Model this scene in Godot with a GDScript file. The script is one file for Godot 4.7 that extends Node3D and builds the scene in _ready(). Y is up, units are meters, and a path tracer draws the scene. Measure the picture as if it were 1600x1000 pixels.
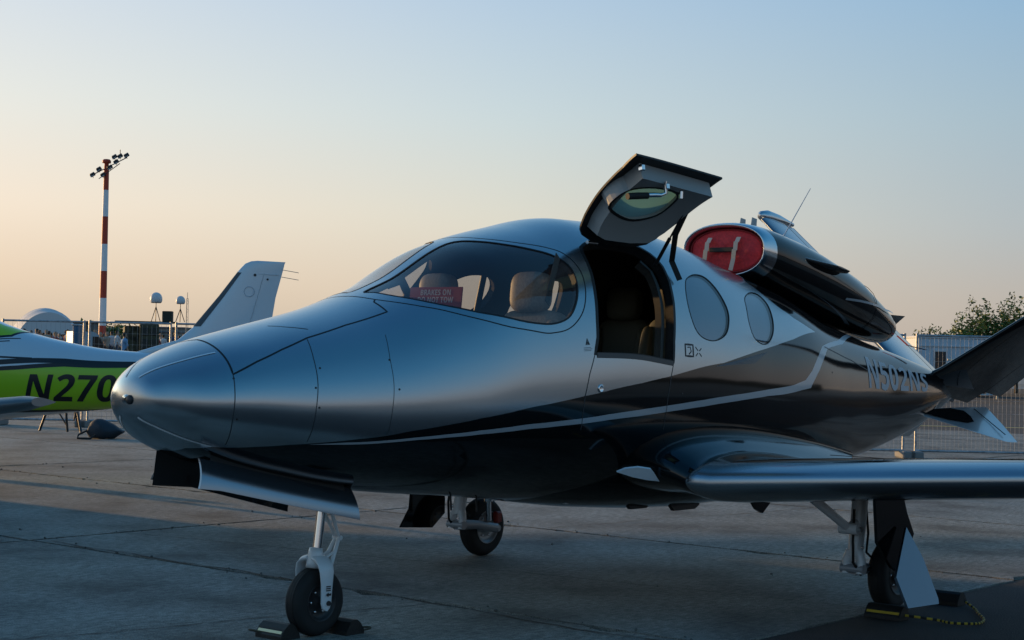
extends Node3D
# A business jet parked on a concrete apron at dusk. World axes: the jet's nose wheel stands on the origin,
# +x runs aft along the jet, +z to its port side, y up, metres.

# ------------------------------------------------------------------ mesh building
class MB:
	var v := PackedVector3Array()
	var n := PackedVector3Array()
	var c := PackedColorArray()
	var tint := Color.WHITE
	var tinted := false

	func tri(a: Vector3, b: Vector3, d: Vector3, na: Vector3, nb: Vector3, nd: Vector3) -> void:
		var g := (b - a).cross(d - a)
		if g.length_squared() < 1e-16:
			return
		if g.dot(na + nb + nd) > 0.0:
			v.append(a); v.append(d); v.append(b)
			n.append(na); n.append(nd); n.append(nb)
		else:
			v.append(a); v.append(b); v.append(d)
			n.append(na); n.append(nb); n.append(nd)
		if tinted:
			c.append(tint); c.append(tint); c.append(tint)

	func flat(pts: Array, out: Vector3) -> void:   # convex polygon facing out
		var nn: Vector3 = (pts[1] - pts[0]).cross(pts[2] - pts[0]).normalized()
		if nn == Vector3.ZERO and pts.size() > 3:
			nn = (pts[2] - pts[0]).cross(pts[3] - pts[0]).normalized()
		if nn.dot(out) < 0.0:
			nn = -nn
		for i in range(1, pts.size() - 1):
			tri(pts[0], pts[i], pts[i + 1], nn, nn, nn)

	func xform(t: Transform3D, from := 0) -> void:
		for i in range(from, v.size()):
			v[i] = t * v[i]
			n[i] = (t.basis * n[i]).normalized()

	func mesh() -> ArrayMesh:
		var a := []
		a.resize(Mesh.ARRAY_MAX)
		a[Mesh.ARRAY_VERTEX] = v
		a[Mesh.ARRAY_NORMAL] = n
		if tinted:
			a[Mesh.ARRAY_COLOR] = c
		var m := ArrayMesh.new()
		m.add_surface_from_arrays(Mesh.PRIMITIVE_TRIANGLES, a)
		return m

	# rows of equal length: a smooth sheet; closed joins the last column to the first
	func grid(rows: Array, closed := false, cap0 := false, cap1 := false, inward := false) -> void:
		var nr := rows.size()
		var nc: int = rows[0].size()
		var nn := []
		var total := 0.0
		for i in nr:
			var line := PackedVector3Array()
			var mid := Vector3.ZERO
			for p in rows[i]:
				mid += p
			mid /= nc
			for j in nc:
				var du: Vector3 = rows[mini(i + 1, nr - 1)][j] - rows[maxi(i - 1, 0)][j]
				var j0 := (j - 1 + nc) % nc if closed else maxi(j - 1, 0)
				var j1 := (j + 1) % nc if closed else mini(j + 1, nc - 1)
				var dv: Vector3 = rows[i][j1] - rows[i][j0]
				if dv.length() < 1e-5:
					var k := 1 if i == 0 else nr - 2
					dv = rows[k][j1] - rows[k][j0]
				var q := du.cross(dv).normalized()
				line.append(q)
				total += q.dot(rows[i][j] - mid)
			nn.append(line)
		var s := -1.0 if (total < 0.0) != inward else 1.0
		for i in nr - 1:
			for j in (nc if closed else nc - 1):
				var k := (j + 1) % nc
				tri(rows[i][j], rows[i + 1][j], rows[i + 1][k], s * nn[i][j], s * nn[i + 1][j], s * nn[i + 1][k])
				tri(rows[i][j], rows[i + 1][k], rows[i][k], s * nn[i][j], s * nn[i + 1][k], s * nn[i][k])
		for e in [[cap0, 0, 1], [cap1, nr - 1, nr - 2]]:
			if e[0]:
				var r: Array = Array(rows[e[1]])
				var m := Vector3.ZERO
				var m2 := Vector3.ZERO
				for j in nc:
					m += r[j] / nc
					m2 += rows[e[2]][j] / nc
				for j in nc:
					flat([m, r[j], r[(j + 1) % nc]], m - m2)

	func tube(pts: Array, r: Variant, sides := 10, caps := true) -> void:
		var rows := []
		var up := Vector3.UP
		for i in pts.size():
			var t: Vector3 = (pts[mini(i + 1, pts.size() - 1)] - pts[maxi(i - 1, 0)]).normalized()
			if absf(t.dot(up)) > 0.95:
				up = Vector3.RIGHT if absf(t.x) < 0.9 else Vector3.BACK
			var a := up.cross(t).normalized()
			var b := t.cross(a).normalized()
			up = b
			var rr: float = r if r is float else r[i]
			var line := PackedVector3Array()
			for j in sides:
				var w := TAU * j / sides
				line.append(pts[i] + (a * cos(w) + b * sin(w)) * rr)
			rows.append(line)
		grid(rows, true, caps, caps)

	# profile of (radius, height) turned round the axis
	func lathe(prof: Array, at: Vector3, axis: Vector3, sides := 32) -> void:
		var t := axis.normalized()
		var a := t.cross(Vector3.UP if absf(t.y) < 0.9 else Vector3.RIGHT).normalized()
		var b := t.cross(a)
		var rows := []
		for p in prof:
			var line := PackedVector3Array()
			for j in sides:
				var w := TAU * j / sides
				line.append(at + t * p.y + (a * cos(w) + b * sin(w)) * maxf(p.x, 1e-4))
			rows.append(line)
		grid(rows, true)

	func box(at: Vector3, size: Vector3, bev := 0.0, basis := Basis()) -> void:
		var h := size * 0.5
		if bev <= 0.0:
			for ax in 3:
				for s in [-1.0, 1.0]:
					var o := Vector3.ZERO
					o[ax] = s * h[ax]
					var u := Vector3.ZERO
					var w := Vector3.ZERO
					u[(ax + 1) % 3] = h[(ax + 1) % 3]
					w[(ax + 2) % 3] = h[(ax + 2) % 3]
					flat([at + basis * (o - u - w), at + basis * (o + u - w), at + basis * (o + u + w), at + basis * (o - u + w)], basis * o)
			return
		var k := h - Vector3(bev, bev, bev)
		for ax in 3:
			var b1 := (ax + 1) % 3
			var b2 := (ax + 2) % 3
			for s in [-1.0, 1.0]:
				var q := []
				for w in [[-1.0, -1.0], [1.0, -1.0], [1.0, 1.0], [-1.0, 1.0]]:
					var p := Vector3.ZERO
					p[ax] = s * h[ax]; p[b1] = w[0] * k[b1]; p[b2] = w[1] * k[b2]
					q.append(at + basis * p)
				var o := Vector3.ZERO
				o[ax] = s
				flat(q, basis * o)
			for s1 in [-1.0, 1.0]:
				for s2 in [-1.0, 1.0]:
					var q := []
					for w in [[0, -1.0], [1, -1.0], [1, 1.0], [0, 1.0]]:
						var p := Vector3.ZERO
						p[ax] = w[1] * k[ax]
						p[b1] = s1 * (h[b1] if w[0] == 0 else k[b1])
						p[b2] = s2 * (k[b2] if w[0] == 0 else h[b2])
						q.append(at + basis * p)
					var o := Vector3.ZERO
					o[b1] = s1; o[b2] = s2
					flat(q, basis * o)
		for sx in [-1.0, 1.0]:
			for sy in [-1.0, 1.0]:
				for sz in [-1.0, 1.0]:
					var s := Vector3(sx, sy, sz)
					flat([at + basis * Vector3(sx * h.x, sy * k.y, sz * k.z), at + basis * Vector3(sx * k.x, sy * h.y, sz * k.z), at + basis * Vector3(sx * k.x, sy * k.y, sz * h.z)], basis * s)

	# a stuffed, rounded block
	func pillow(at: Vector3, size: Vector3, basis := Basis(), e := 0.45) -> void:
		var rows := []
		for i in 17:
			var a := -PI * 0.5 + PI * i / 16.0
			var line := PackedVector3Array()
			for k in 28:
				var b := TAU * k / 28
				var ca := pow(maxf(cos(a), 0.0), e)
				line.append(at + basis * Vector3(size.x * 0.5 * ca * signf(cos(b)) * pow(absf(cos(b)), e), size.y * 0.5 * signf(sin(a)) * pow(absf(sin(a)), e), size.z * 0.5 * ca * signf(sin(b)) * pow(absf(sin(b)), e)))
			rows.append(line)
		grid(rows, true)

	# flat outline given thickness
	func plate(pts: PackedVector2Array, o: Vector3, ux: Vector3, uy: Vector3, t: float) -> void:
		var nn := ux.cross(uy).normalized()
		var idx := Geometry2D.triangulate_polygon(pts)
		for s in [-1.0, 1.0]:
			var d: Vector3 = nn * t * 0.5 * s
			for i in range(0, idx.size(), 3):
				flat([o + ux * pts[idx[i]].x + uy * pts[idx[i]].y + d, o + ux * pts[idx[i + 1]].x + uy * pts[idx[i + 1]].y + d, o + ux * pts[idx[i + 2]].x + uy * pts[idx[i + 2]].y + d], d)
		var cw := Geometry2D.is_polygon_clockwise(pts)
		for i in pts.size():
			var a := pts[i]
			var b := pts[(i + 1) % pts.size()]
			var e := (b - a).orthogonal() * (1.0 if cw else -1.0)
			var A := o + ux * a.x + uy * a.y
			var B := o + ux * b.x + uy * b.y
			flat([A - nn * t * 0.5, B - nn * t * 0.5, B + nn * t * 0.5, A + nn * t * 0.5], -(ux * e.x + uy * e.y) * (-1.0))

	# aerofoil sections [leading edge, chord vector, thickness ratio, thickness direction]; f0..f1 is the share of the chord kept
	func wing(secs: Array, f1 := 1.0, grow := 0.0, caps := true, f0 := 0.0) -> void:
		var rows := []
		var m := 14
		for s in secs:
			var line := PackedVector3Array()
			for k in range(-m, m + 1):
				var q := absf(k) / m
				var x := lerpf(f0, f1, q * q * (1.6 - 0.6 * q))
				var h: float = 5.0 * s[2] * (0.2969 * sqrt(x) - 0.1260 * x - 0.3516 * x * x + 0.2843 * x * x * x - 0.1016 * x * x * x * x)
				var ch: float = s[1].length()
				line.append(s[0] + s[1] * x + s[3] * (h * ch + grow) * (1.0 if k > 0 else -1.0) - s[1].normalized() * grow * (1.0 - q))
			rows.append(line)
		grid(rows, false)
		if caps:
			for e in [[0, 1], [rows.size() - 1, rows.size() - 2]]:
				var r: PackedVector3Array = rows[e[0]]
				for k in range(0, m):
					flat([r[m - k], r[m - k - 1], r[m + k + 1], r[m + k]], r[m] - rows[e[1]][m])


# ------------------------------------------------------------------ a fuselage: sections along x, angle 0 at the top to PI at the keel
class Body:
	var st := []
	var x0 := 0.0
	var x1 := 0.0
	var tab := []
	const N := 1500
	var gx := PackedFloat32Array()
	var nt := 100
	var gp := []
	var gn := []

	static func pchip(xs: Array, ys: Array, x: float, ms: Array) -> float:
		var i := 0
		while i < xs.size() - 2 and x > xs[i + 1]:
			i += 1
		var h: float = xs[i + 1] - xs[i]
		var t := clampf((x - xs[i]) / h, 0.0, 1.0)
		return (2 * t * t * t - 3 * t * t + 1) * ys[i] + (t * t * t - 2 * t * t + t) * h * ms[i] + (3 * t * t - 2 * t * t * t) * ys[i + 1] + (t * t * t - t * t) * h * ms[i + 1]

	static func slopes(xs: Array, ys: Array) -> Array:
		var k := xs.size()
		var d := []
		for i in k - 1:
			d.append((ys[i + 1] - ys[i]) / (xs[i + 1] - xs[i]))
		var m := [d[0]]
		for i in range(1, k - 1):
			if d[i - 1] * d[i] <= 0.0:
				m.append(0.0)
			else:
				var a: float = 2 * (xs[i + 1] - xs[i]) + xs[i] - xs[i - 1]
				var b: float = xs[i + 1] - xs[i] + 2 * (xs[i] - xs[i - 1])
				m.append((a + b) / (a / d[i - 1] + b / d[i]))
		m.append(d[k - 2])
		return m

	func _init(start: float, stations: Array, cols: Array) -> void:
		x0 = start
		x1 = start + stations[-1]
		var us := []
		for s in stations:
			us.append(sqrt(s))
		var ms := []
		for a in cols:
			ms.append(slopes(us, a))
		for i in N + 1:
			var u: float = us[-1] * i / N
			var row := PackedFloat32Array()
			for k in cols.size():
				row.append(pchip(us, cols[k], u, ms[k]))
			tab.append(row)

	func prm(x: float) -> PackedFloat32Array:
		var f := sqrt(clampf(x - x0, 0.0, x1 - x0) / (x1 - x0)) * N
		var i := mini(int(f), N - 1)
		var t := f - i
		var r := PackedFloat32Array()
		for k in 6:
			r.append(lerpf(tab[i][k], tab[i + 1][k], t))
		return r

	static func sec(p: PackedFloat32Array, x: float, th: float) -> Vector3:
		var yw := p[1] + (p[0] - p[1]) * p[3]
		var s := sin(th)
		var c := cos(th)
		var e := 2.0 / (p[4] if c >= 0.0 else p[5])
		return Vector3(x, yw + ((p[0] - yw) if c >= 0.0 else (yw - p[1])) * signf(c) * pow(absf(c), e), p[2] * signf(s) * pow(absf(s), e))

	func pt(x: float, th: float) -> Vector3:
		return sec(prm(x), x, th)

	func nrm(x: float, th: float) -> Vector3:
		var e := 0.006
		var a := pt(minf(x + e, x1), th) - pt(maxf(x - e, x0 + 1e-4), th)
		var b := pt(x, th + e) - pt(x, th - e)
		var q := b.cross(a).normalized()
		return q if q.dot(pt(x, th) - Vector3(x, (prm(x)[0] + prm(x)[1]) * 0.5, 0)) > 0.0 else -q

	func th_at(x: float, y: float) -> float:      # the port angle at a height
		var lo := 0.0
		var hi := PI
		for k in 30:
			var m := (lo + hi) * 0.5
			if pt(x, m).y > y:
				lo = m
			else:
				hi = m
		return lo

	func build(step: float, nth: int) -> void:
		nt = nth
		var u := 0.012
		while u * u < 0.5:
			gx.append(x0 + u * u)
			u += 0.024
		var x := x0 + 0.5
		while x < x1 - 0.004:
			gx.append(x)
			x += step
		gx.append(x1 - 0.002)
		for i in gx.size():
			var p := prm(gx[i])
			var line := PackedVector3Array()
			for j in nt + 1:
				line.append(sec(p, gx[i], PI * j / nt))
			gp.append(line)
		for i in gx.size():
			var line := PackedVector3Array()
			for j in nt + 1:
				var a: Vector3 = gp[mini(i + 1, gx.size() - 1)][j] - gp[maxi(i - 1, 0)][j]
				var b: Vector3
				if j == 0:
					b = Vector3(0, 0, 1)
				elif j == nt:
					b = Vector3(0, 0, -1)
				else:
					b = gp[i][j + 1] - gp[i][j - 1]
				if i == 0:
					a = Vector3(0.03, 0, 0) + (gp[0][j] - Vector3(x0, (gp[0][0].y + gp[0][nt].y) * 0.5, 0))
				var q := b.cross(a).normalized()
				if q.dot(gp[i][j] - Vector3(gx[i], (gp[i][0].y + gp[i][nt].y) * 0.5, 0)) < 0.0:
					q = -q
				line.append(q)
			gn.append(line)

	func cells_on(poly: PackedVector2Array) -> Dictionary:
		var d := {}
		for k in poly.size():
			var a := poly[k]
			var b := poly[(k + 1) % poly.size()]
			var steps := int(maxf(absf(b.x - a.x) / 0.004, absf(b.y - a.y) / 0.008)) + 1
			for s in steps + 1:
				var q := a.lerp(b, float(s) / steps)
				var i := gx.bsearch(q.x) - 1
				var j := int(q.y / PI * nt)
				for w in [-1, 0, 1]:
					d[(i + w) * 1000 + j] = true
					d[i * 1000 + j + w] = true
		return d

	# the part of one half of the skin inside every polygon of inc and outside every one of exc
	func region(mb: MB, inc: Array, exc: Array, off := 0.0, side := 1.0, flip := 1.0) -> void:
		var polys := inc + exc
		var marks := []
		var rects := []
		for p in polys:
			marks.append(cells_on(p))
			var r := Rect2(p[0], Vector2.ZERO)
			for q in p:
				r = r.expand(q)
			rects.append(r)
		var mir := Vector3(1, 1, side)
		for i in gx.size() - 1:
			for j in nt:
				var t0 := PI * j / nt
				var t1 := PI * (j + 1) / nt
				var mid := Vector2((gx[i] + gx[i + 1]) * 0.5, (t0 + t1) * 0.5)
				var pieces: Array = []
				var cut := false
				var dead := false
				for k in polys.size():
					var wanted := k < inc.size()
					if marks[k].has(i * 1000 + j):
						cut = true
						continue
					var inside: bool = rects[k].has_point(mid) and Geometry2D.is_point_in_polygon(mid, polys[k])
					if inside != wanted:
						dead = true
						break
				if dead:
					continue
				if not cut:
					var a: Vector3 = (gp[i][j] + gn[i][j] * off) * mir
					var b: Vector3 = (gp[i + 1][j] + gn[i + 1][j] * off) * mir
					var c: Vector3 = (gp[i + 1][j + 1] + gn[i + 1][j + 1] * off) * mir
					var d: Vector3 = (gp[i][j + 1] + gn[i][j + 1] * off) * mir
					var na: Vector3 = gn[i][j] * mir * flip
					var nb: Vector3 = gn[i + 1][j] * mir * flip
					var nc: Vector3 = gn[i + 1][j + 1] * mir * flip
					var nd: Vector3 = gn[i][j + 1] * mir * flip
					mb.tri(a, b, c, na, nb, nc)
					mb.tri(a, c, d, na, nc, nd)
					continue
				pieces = [PackedVector2Array([Vector2(gx[i], t0), Vector2(gx[i + 1], t0), Vector2(gx[i + 1], t1), Vector2(gx[i], t1)])]
				for k in polys.size():
					if not marks[k].has(i * 1000 + j):
						continue
					var next := []
					for q in pieces:
						next.append_array(Geometry2D.intersect_polygons(q, polys[k]) if k < inc.size() else Geometry2D.clip_polygons(q, polys[k]))
					pieces = next
				for q in pieces:
					var idx := Geometry2D.triangulate_polygon(q)
					var P := []
					var Q := []
					for w in q:
						var s := clampf((w.x - gx[i]) / (gx[i + 1] - gx[i]), 0, 1)
						var t := clampf((w.y - t0) / (t1 - t0), 0, 1)
						var nn: Vector3 = gn[i][j].lerp(gn[i + 1][j], s).lerp(gn[i][j + 1].lerp(gn[i + 1][j + 1], s), t).normalized()
						P.append((gp[i][j].lerp(gp[i + 1][j], s).lerp(gp[i][j + 1].lerp(gp[i + 1][j + 1], s), t) + nn * off) * mir)
						Q.append(nn * mir * flip)
					for e in range(0, idx.size(), 3):
						mb.tri(P[idx[e]], P[idx[e + 1]], P[idx[e + 2]], Q[idx[e]], Q[idx[e + 1]], Q[idx[e + 2]])

	func dense(path: PackedVector2Array, closed: bool) -> PackedVector2Array:
		var r := PackedVector2Array()
		var k := path.size() if closed else path.size() - 1
		for i in k:
			var a := path[i]
			var b := path[(i + 1) % path.size()]
			var steps := int(maxf(absf(b.x - a.x) / 0.03, absf(b.y - a.y) / 0.04)) + 1
			for s in steps:
				r.append(a.lerp(b, float(s) / steps))
		r.append(path[0] if closed else path[-1])
		return r

	func ribbon(mb: MB, path: PackedVector2Array, w: float, off := 0.0012, closed := false, side := 1.0) -> void:
		var q := dense(path, closed)
		var mir := Vector3(1, 1, side)
		var rows := []
		var nn := []
		for i in q.size():
			var p := pt(q[i].x, q[i].y)
			var k := nrm(q[i].x, q[i].y)
			var i0 := i - 1 if i > 0 else (q.size() - 2 if closed else 0)
			var i1 := i + 1 if i < q.size() - 1 else (1 if closed else i)
			var t := pt(q[i1].x, q[i1].y) - pt(q[i0].x, q[i0].y)
			var s := k.cross(t).normalized() * w * 0.5
			rows.append([(p + k * off - s) * mir, (p + k * off + s) * mir])
			nn.append(k * mir)
		for i in rows.size() - 1:
			mb.tri(rows[i][0], rows[i + 1][0], rows[i + 1][1], nn[i], nn[i + 1], nn[i + 1])
			mb.tri(rows[i][0], rows[i + 1][1], rows[i][1], nn[i], nn[i + 1], nn[i])

	# a wall standing on the skin along a path, between two depths
	func reveal(mb: MB, path: PackedVector2Array, o0: float, o1: float, closed := true, side := 1.0) -> void:
		var q := dense(path, closed)
		var mir := Vector3(1, 1, side)
		for i in q.size() - 1:
			var a := pt(q[i].x, q[i].y)
			var b := pt(q[i + 1].x, q[i + 1].y)
			var na := nrm(q[i].x, q[i].y)
			var nb := nrm(q[i + 1].x, q[i + 1].y)
			mb.flat([(a + na * o0) * mir, (b + nb * o0) * mir, (b + nb * o1) * mir, (a + na * o1) * mir], (b - a).cross(na) * mir)


# ------------------------------------------------------------------ bookkeeping
var used := {}

func numbered(s: String) -> String:
	var k: int = used.get(s, 0)
	used[s] = k + 1
	return s if k == 0 else "%s_%03d" % [s, k]

func tag(o: Node3D, label: String, category: String, group := "") -> Node3D:
	o.set_meta("label", label)
	o.set_meta("category", category)
	if group != "":
		o.set_meta("group", group)
	return o

func thing(called: String, label: String, category: String, at := Vector3.ZERO, turn := 0.0, group := "") -> Node3D:
	var o := Node3D.new()
	o.name = numbered(called)
	add_child(o)
	o.position = at
	o.rotation.y = turn
	return tag(o, label, category, group)

func part(parent: Node3D, called: String, mb: Variant, mat: Material) -> MeshInstance3D:
	var o := MeshInstance3D.new()
	o.name = called
	o.mesh = mb.mesh() if mb is MB else mb
	o.material_override = mat
	parent.add_child(o, true)
	return o

func bits(parent: Node3D, called: String, mb: Variant, mat: Material) -> MeshInstance3D:   # many small pieces kept as one part
	var o := part(parent, called, mb, mat)
	o.set_meta("kind", "stuff")
	return o

# one part for every connected piece of a mesh
func pieces(parent: Node3D, called: String, mb: MB, mat: Material) -> void:
	var ids := {}
	var root := []
	var find := func(i: int) -> int:
		while root[i] != i:
			root[i] = root[root[i]]
			i = root[i]
		return i
	var of := PackedInt32Array()
	for p in mb.v:
		var k := Vector3i((p * 20000.0).round())
		if not ids.has(k):
			ids[k] = root.size()
			root.append(root.size())
		of.append(ids[k])
	for t in range(0, of.size(), 3):
		for e in [1, 2]:
			root[find.call(of[t + e])] = find.call(of[t])
	var out := {}
	for t in range(0, of.size(), 3):
		var g: int = find.call(of[t])
		if not out.has(g):
			out[g] = MB.new()
		for e in 3:
			out[g].v.append(mb.v[t + e])
			out[g].n.append(mb.n[t + e])
	for g in out:
		part(parent, called, out[g], mat)

func solo(called: String, mb: MB, mat: Material, label: String, category: String, group := "") -> MeshInstance3D:
	var o := part(self, numbered(called), mb, mat)
	tag(o, label, category, group)
	return o

func structure(called: String, mb: MB, mat: Material) -> MeshInstance3D:
	var o := part(self, numbered(called), mb, mat)
	o.set_meta("kind", "structure")
	return o

func lin(r: float, g: float, b: float) -> Color:
	return Color(r, g, b).linear_to_srgb()

func paint(r: float, g: float, b: float, rough := 0.5, metal := 0.0, coat := 0.0) -> StandardMaterial3D:
	var m := StandardMaterial3D.new()
	m.albedo_color = lin(r, g, b)
	m.roughness = rough
	m.metallic = metal
	if coat > 0.0:
		m.clearcoat_enabled = true
		m.clearcoat = coat
		m.clearcoat_roughness = 0.04
	return m

func pane(r: float, g: float, b: float, alpha: float, rough := 0.02) -> StandardMaterial3D:
	var m := paint(r, g, b, rough)
	m.transparency = BaseMaterial3D.TRANSPARENCY_ALPHA
	m.albedo_color.a = alpha
	return m

func noise_tex(seed_: int, freq: float, stops: Array, size := 512, oct := 5, kind := FastNoiseLite.TYPE_SIMPLEX_SMOOTH, as_normal := false) -> NoiseTexture2D:
	var f := FastNoiseLite.new()
	f.seed = seed_
	f.frequency = freq
	f.noise_type = kind
	f.fractal_octaves = oct
	var t := NoiseTexture2D.new()
	t.width = size
	t.height = size
	t.seamless = true
	t.noise = f
	if as_normal:
		t.as_normal_map = true
		t.bump_strength = 6.0
	elif stops.size():
		var g := Gradient.new()
		g.offsets = PackedFloat32Array(stops.map(func(s): return s[0]))
		g.colors = PackedColorArray(stops.map(func(s): return Color(s[1], s[1], s[1])))
		t.color_ramp = g
	return t

func mottled(m: StandardMaterial3D, tex: Texture2D, scale: Vector3, tex2: Texture2D = null, scale2 := Vector3.ONE) -> StandardMaterial3D:
	m.albedo_texture = tex
	m.uv1_triplanar = true
	m.uv1_world_triplanar = true
	m.uv1_scale = scale
	if tex2:
		m.detail_enabled = true
		m.detail_albedo = tex2
		m.detail_blend_mode = BaseMaterial3D.BLEND_MODE_MUL
		m.detail_uv_layer = BaseMaterial3D.DETAIL_UV_2
		m.uv2_triplanar = true
		m.uv2_world_triplanar = true
		m.uv2_scale = scale2
	return m

func deg(a: Array) -> PackedVector2Array:       # (x, degrees) pairs to (x, radians)
	var r := PackedVector2Array()
	for i in range(0, a.size(), 2):
		r.append(Vector2(a[i], deg_to_rad(a[i + 1])))
	return r

func p2(a: Array) -> PackedVector2Array:
	var r := PackedVector2Array()
	for i in range(0, a.size(), 2):
		r.append(Vector2(a[i], a[i + 1]))
	return r

func smooth_loop(p: PackedVector2Array, per := 4) -> PackedVector2Array:
	var r := PackedVector2Array()
	var k := p.size()
	for i in k:
		for s in per:
			r.append(p[i].cubic_interpolate(p[(i + 1) % k], p[(i - 1 + k) % k], p[(i + 2) % k], float(s) / per))
	return r

func smooth_line(p: PackedVector2Array, per := 5) -> PackedVector2Array:
	var r := PackedVector2Array()
	var k := p.size()
	for i in k - 1:
		for s in per:
			r.append(p[i].cubic_interpolate(p[i + 1], p[maxi(i - 1, 0)], p[mini(i + 2, k - 1)], float(s) / per))
	r.append(p[k - 1])
	return r

# camera-frame placing used for the far surroundings: metres right of and ahead of the viewpoint
const EYE := Vector3(-6.439, 1.6, 6.719)
const YAW := 0.87835
func from_eye(right: float, ahead: float, y := 0.0) -> Vector3:
	return Vector3(EYE.x + right * cos(YAW) + ahead * sin(YAW), y, EYE.z + right * sin(YAW) - ahead * cos(YAW))

func text_mesh(s: String, bold: bool, size: float) -> TextMesh:
	var t := TextMesh.new()
	var f := SystemFont.new()
	f.font_names = PackedStringArray(["Droid Sans"])
	if bold:
		f.font_weight = 700
	t.font = f
	t.text = s
	t.font_size = 64
	t.pixel_size = size / 64.0
	t.depth = 0.0
	t.curve_step = 1.0
	return t

func letters(mb: MB, s: String, bold: bool, size: float, place: Callable, cell := 0.05) -> void:
	var a := text_mesh(s, bold, size).surface_get_arrays(0)
	var vs: PackedVector3Array = a[Mesh.ARRAY_VERTEX]
	var ix: PackedInt32Array = a[Mesh.ARRAY_INDEX]
	var todo := []
	for i in range(0, ix.size(), 3):
		todo.append([vs[ix[i]], vs[ix[i + 1]], vs[ix[i + 2]]])
	while todo.size():
		var t: Array = todo.pop_back()
		var far := 0
		for k in 3:
			if (t[k] - t[(k + 1) % 3]).length() > (t[far] - t[(far + 1) % 3]).length():
				far = k
		if (t[far] - t[(far + 1) % 3]).length() > cell:
			var m: Vector3 = (t[far] + t[(far + 1) % 3]) * 0.5
			todo.append([t[far], m, t[(far + 2) % 3]])
			todo.append([m, t[(far + 1) % 3], t[(far + 2) % 3]])
		else:
			var r := t.map(place)
			mb.tri(r[0][0], r[1][0], r[2][0], r[0][1], r[1][1], r[2][1])


# ------------------------------------------------------------------ the scene
var silver: StandardMaterial3D
var black: StandardMaterial3D
var seal: StandardMaterial3D
var rubber: StandardMaterial3D
var chrome: StandardMaterial3D
var white_metal: StandardMaterial3D
var dark_part: StandardMaterial3D
var stripe: StandardMaterial3D
var galvanised: StandardMaterial3D

func _ready() -> void:
	# camera
	var cam := Camera3D.new()
	cam.name = "camera"
	var roll := 0.0215
	var pitch := deg_to_rad(1.0576)
	var r := Vector3(cos(YAW), 0, sin(YAW))
	var f := Vector3(sin(YAW), 0, -cos(YAW))
	var fw := f * cos(pitch) + Vector3.UP * sin(pitch)
	var up := Vector3.UP * cos(pitch) - f * sin(pitch)
	cam.transform = Transform3D(Basis(r * cos(roll) + up * sin(roll), up * cos(roll) - r * sin(roll), -fw), EYE)
	cam.fov = 21.771
	cam.near = 0.1
	cam.far = 4000.0
	add_child(cam)
	# sky, sun, exposure
	var we := WorldEnvironment.new()
	we.name = "world_environment"
	var env := Environment.new()
	env.background_mode = Environment.BG_SKY
	var sky := Sky.new()
	var pan := PanoramaSkyMaterial.new()
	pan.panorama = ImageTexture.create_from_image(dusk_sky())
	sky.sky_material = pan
	env.sky = sky
	env.background_energy_multiplier = 1.0
	env.tonemap_mode = Environment.TONE_MAPPER_LINEAR
	env.tonemap_exposure = 1.0
	env.sdfgi_enabled = true
	env.ssao_enabled = true
	env.ssil_enabled = true
	we.environment = env
	add_child(we)
	var sun := DirectionalLight3D.new()
	sun.name = "sun"
	sun.light_energy = 1.6
	sun.light_color = Color(1.0, 0.80, 0.54)
	sun.light_angular_distance = 0.6
	sun.shadow_enabled = true
	add_child(sun)
	sun.look_at_from_position(sun_dir() * 50.0, Vector3.ZERO)
	materials()
	ground()
	jet()
	jet_surroundings()
	light_planes()
	fences()
	background()

func sun_dir() -> Vector3:
	var el := deg_to_rad(4.2)
	return (Vector3(-0.05, 0, -0.99).normalized() * cos(el) + Vector3.UP * sin(el)).normalized()

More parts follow.
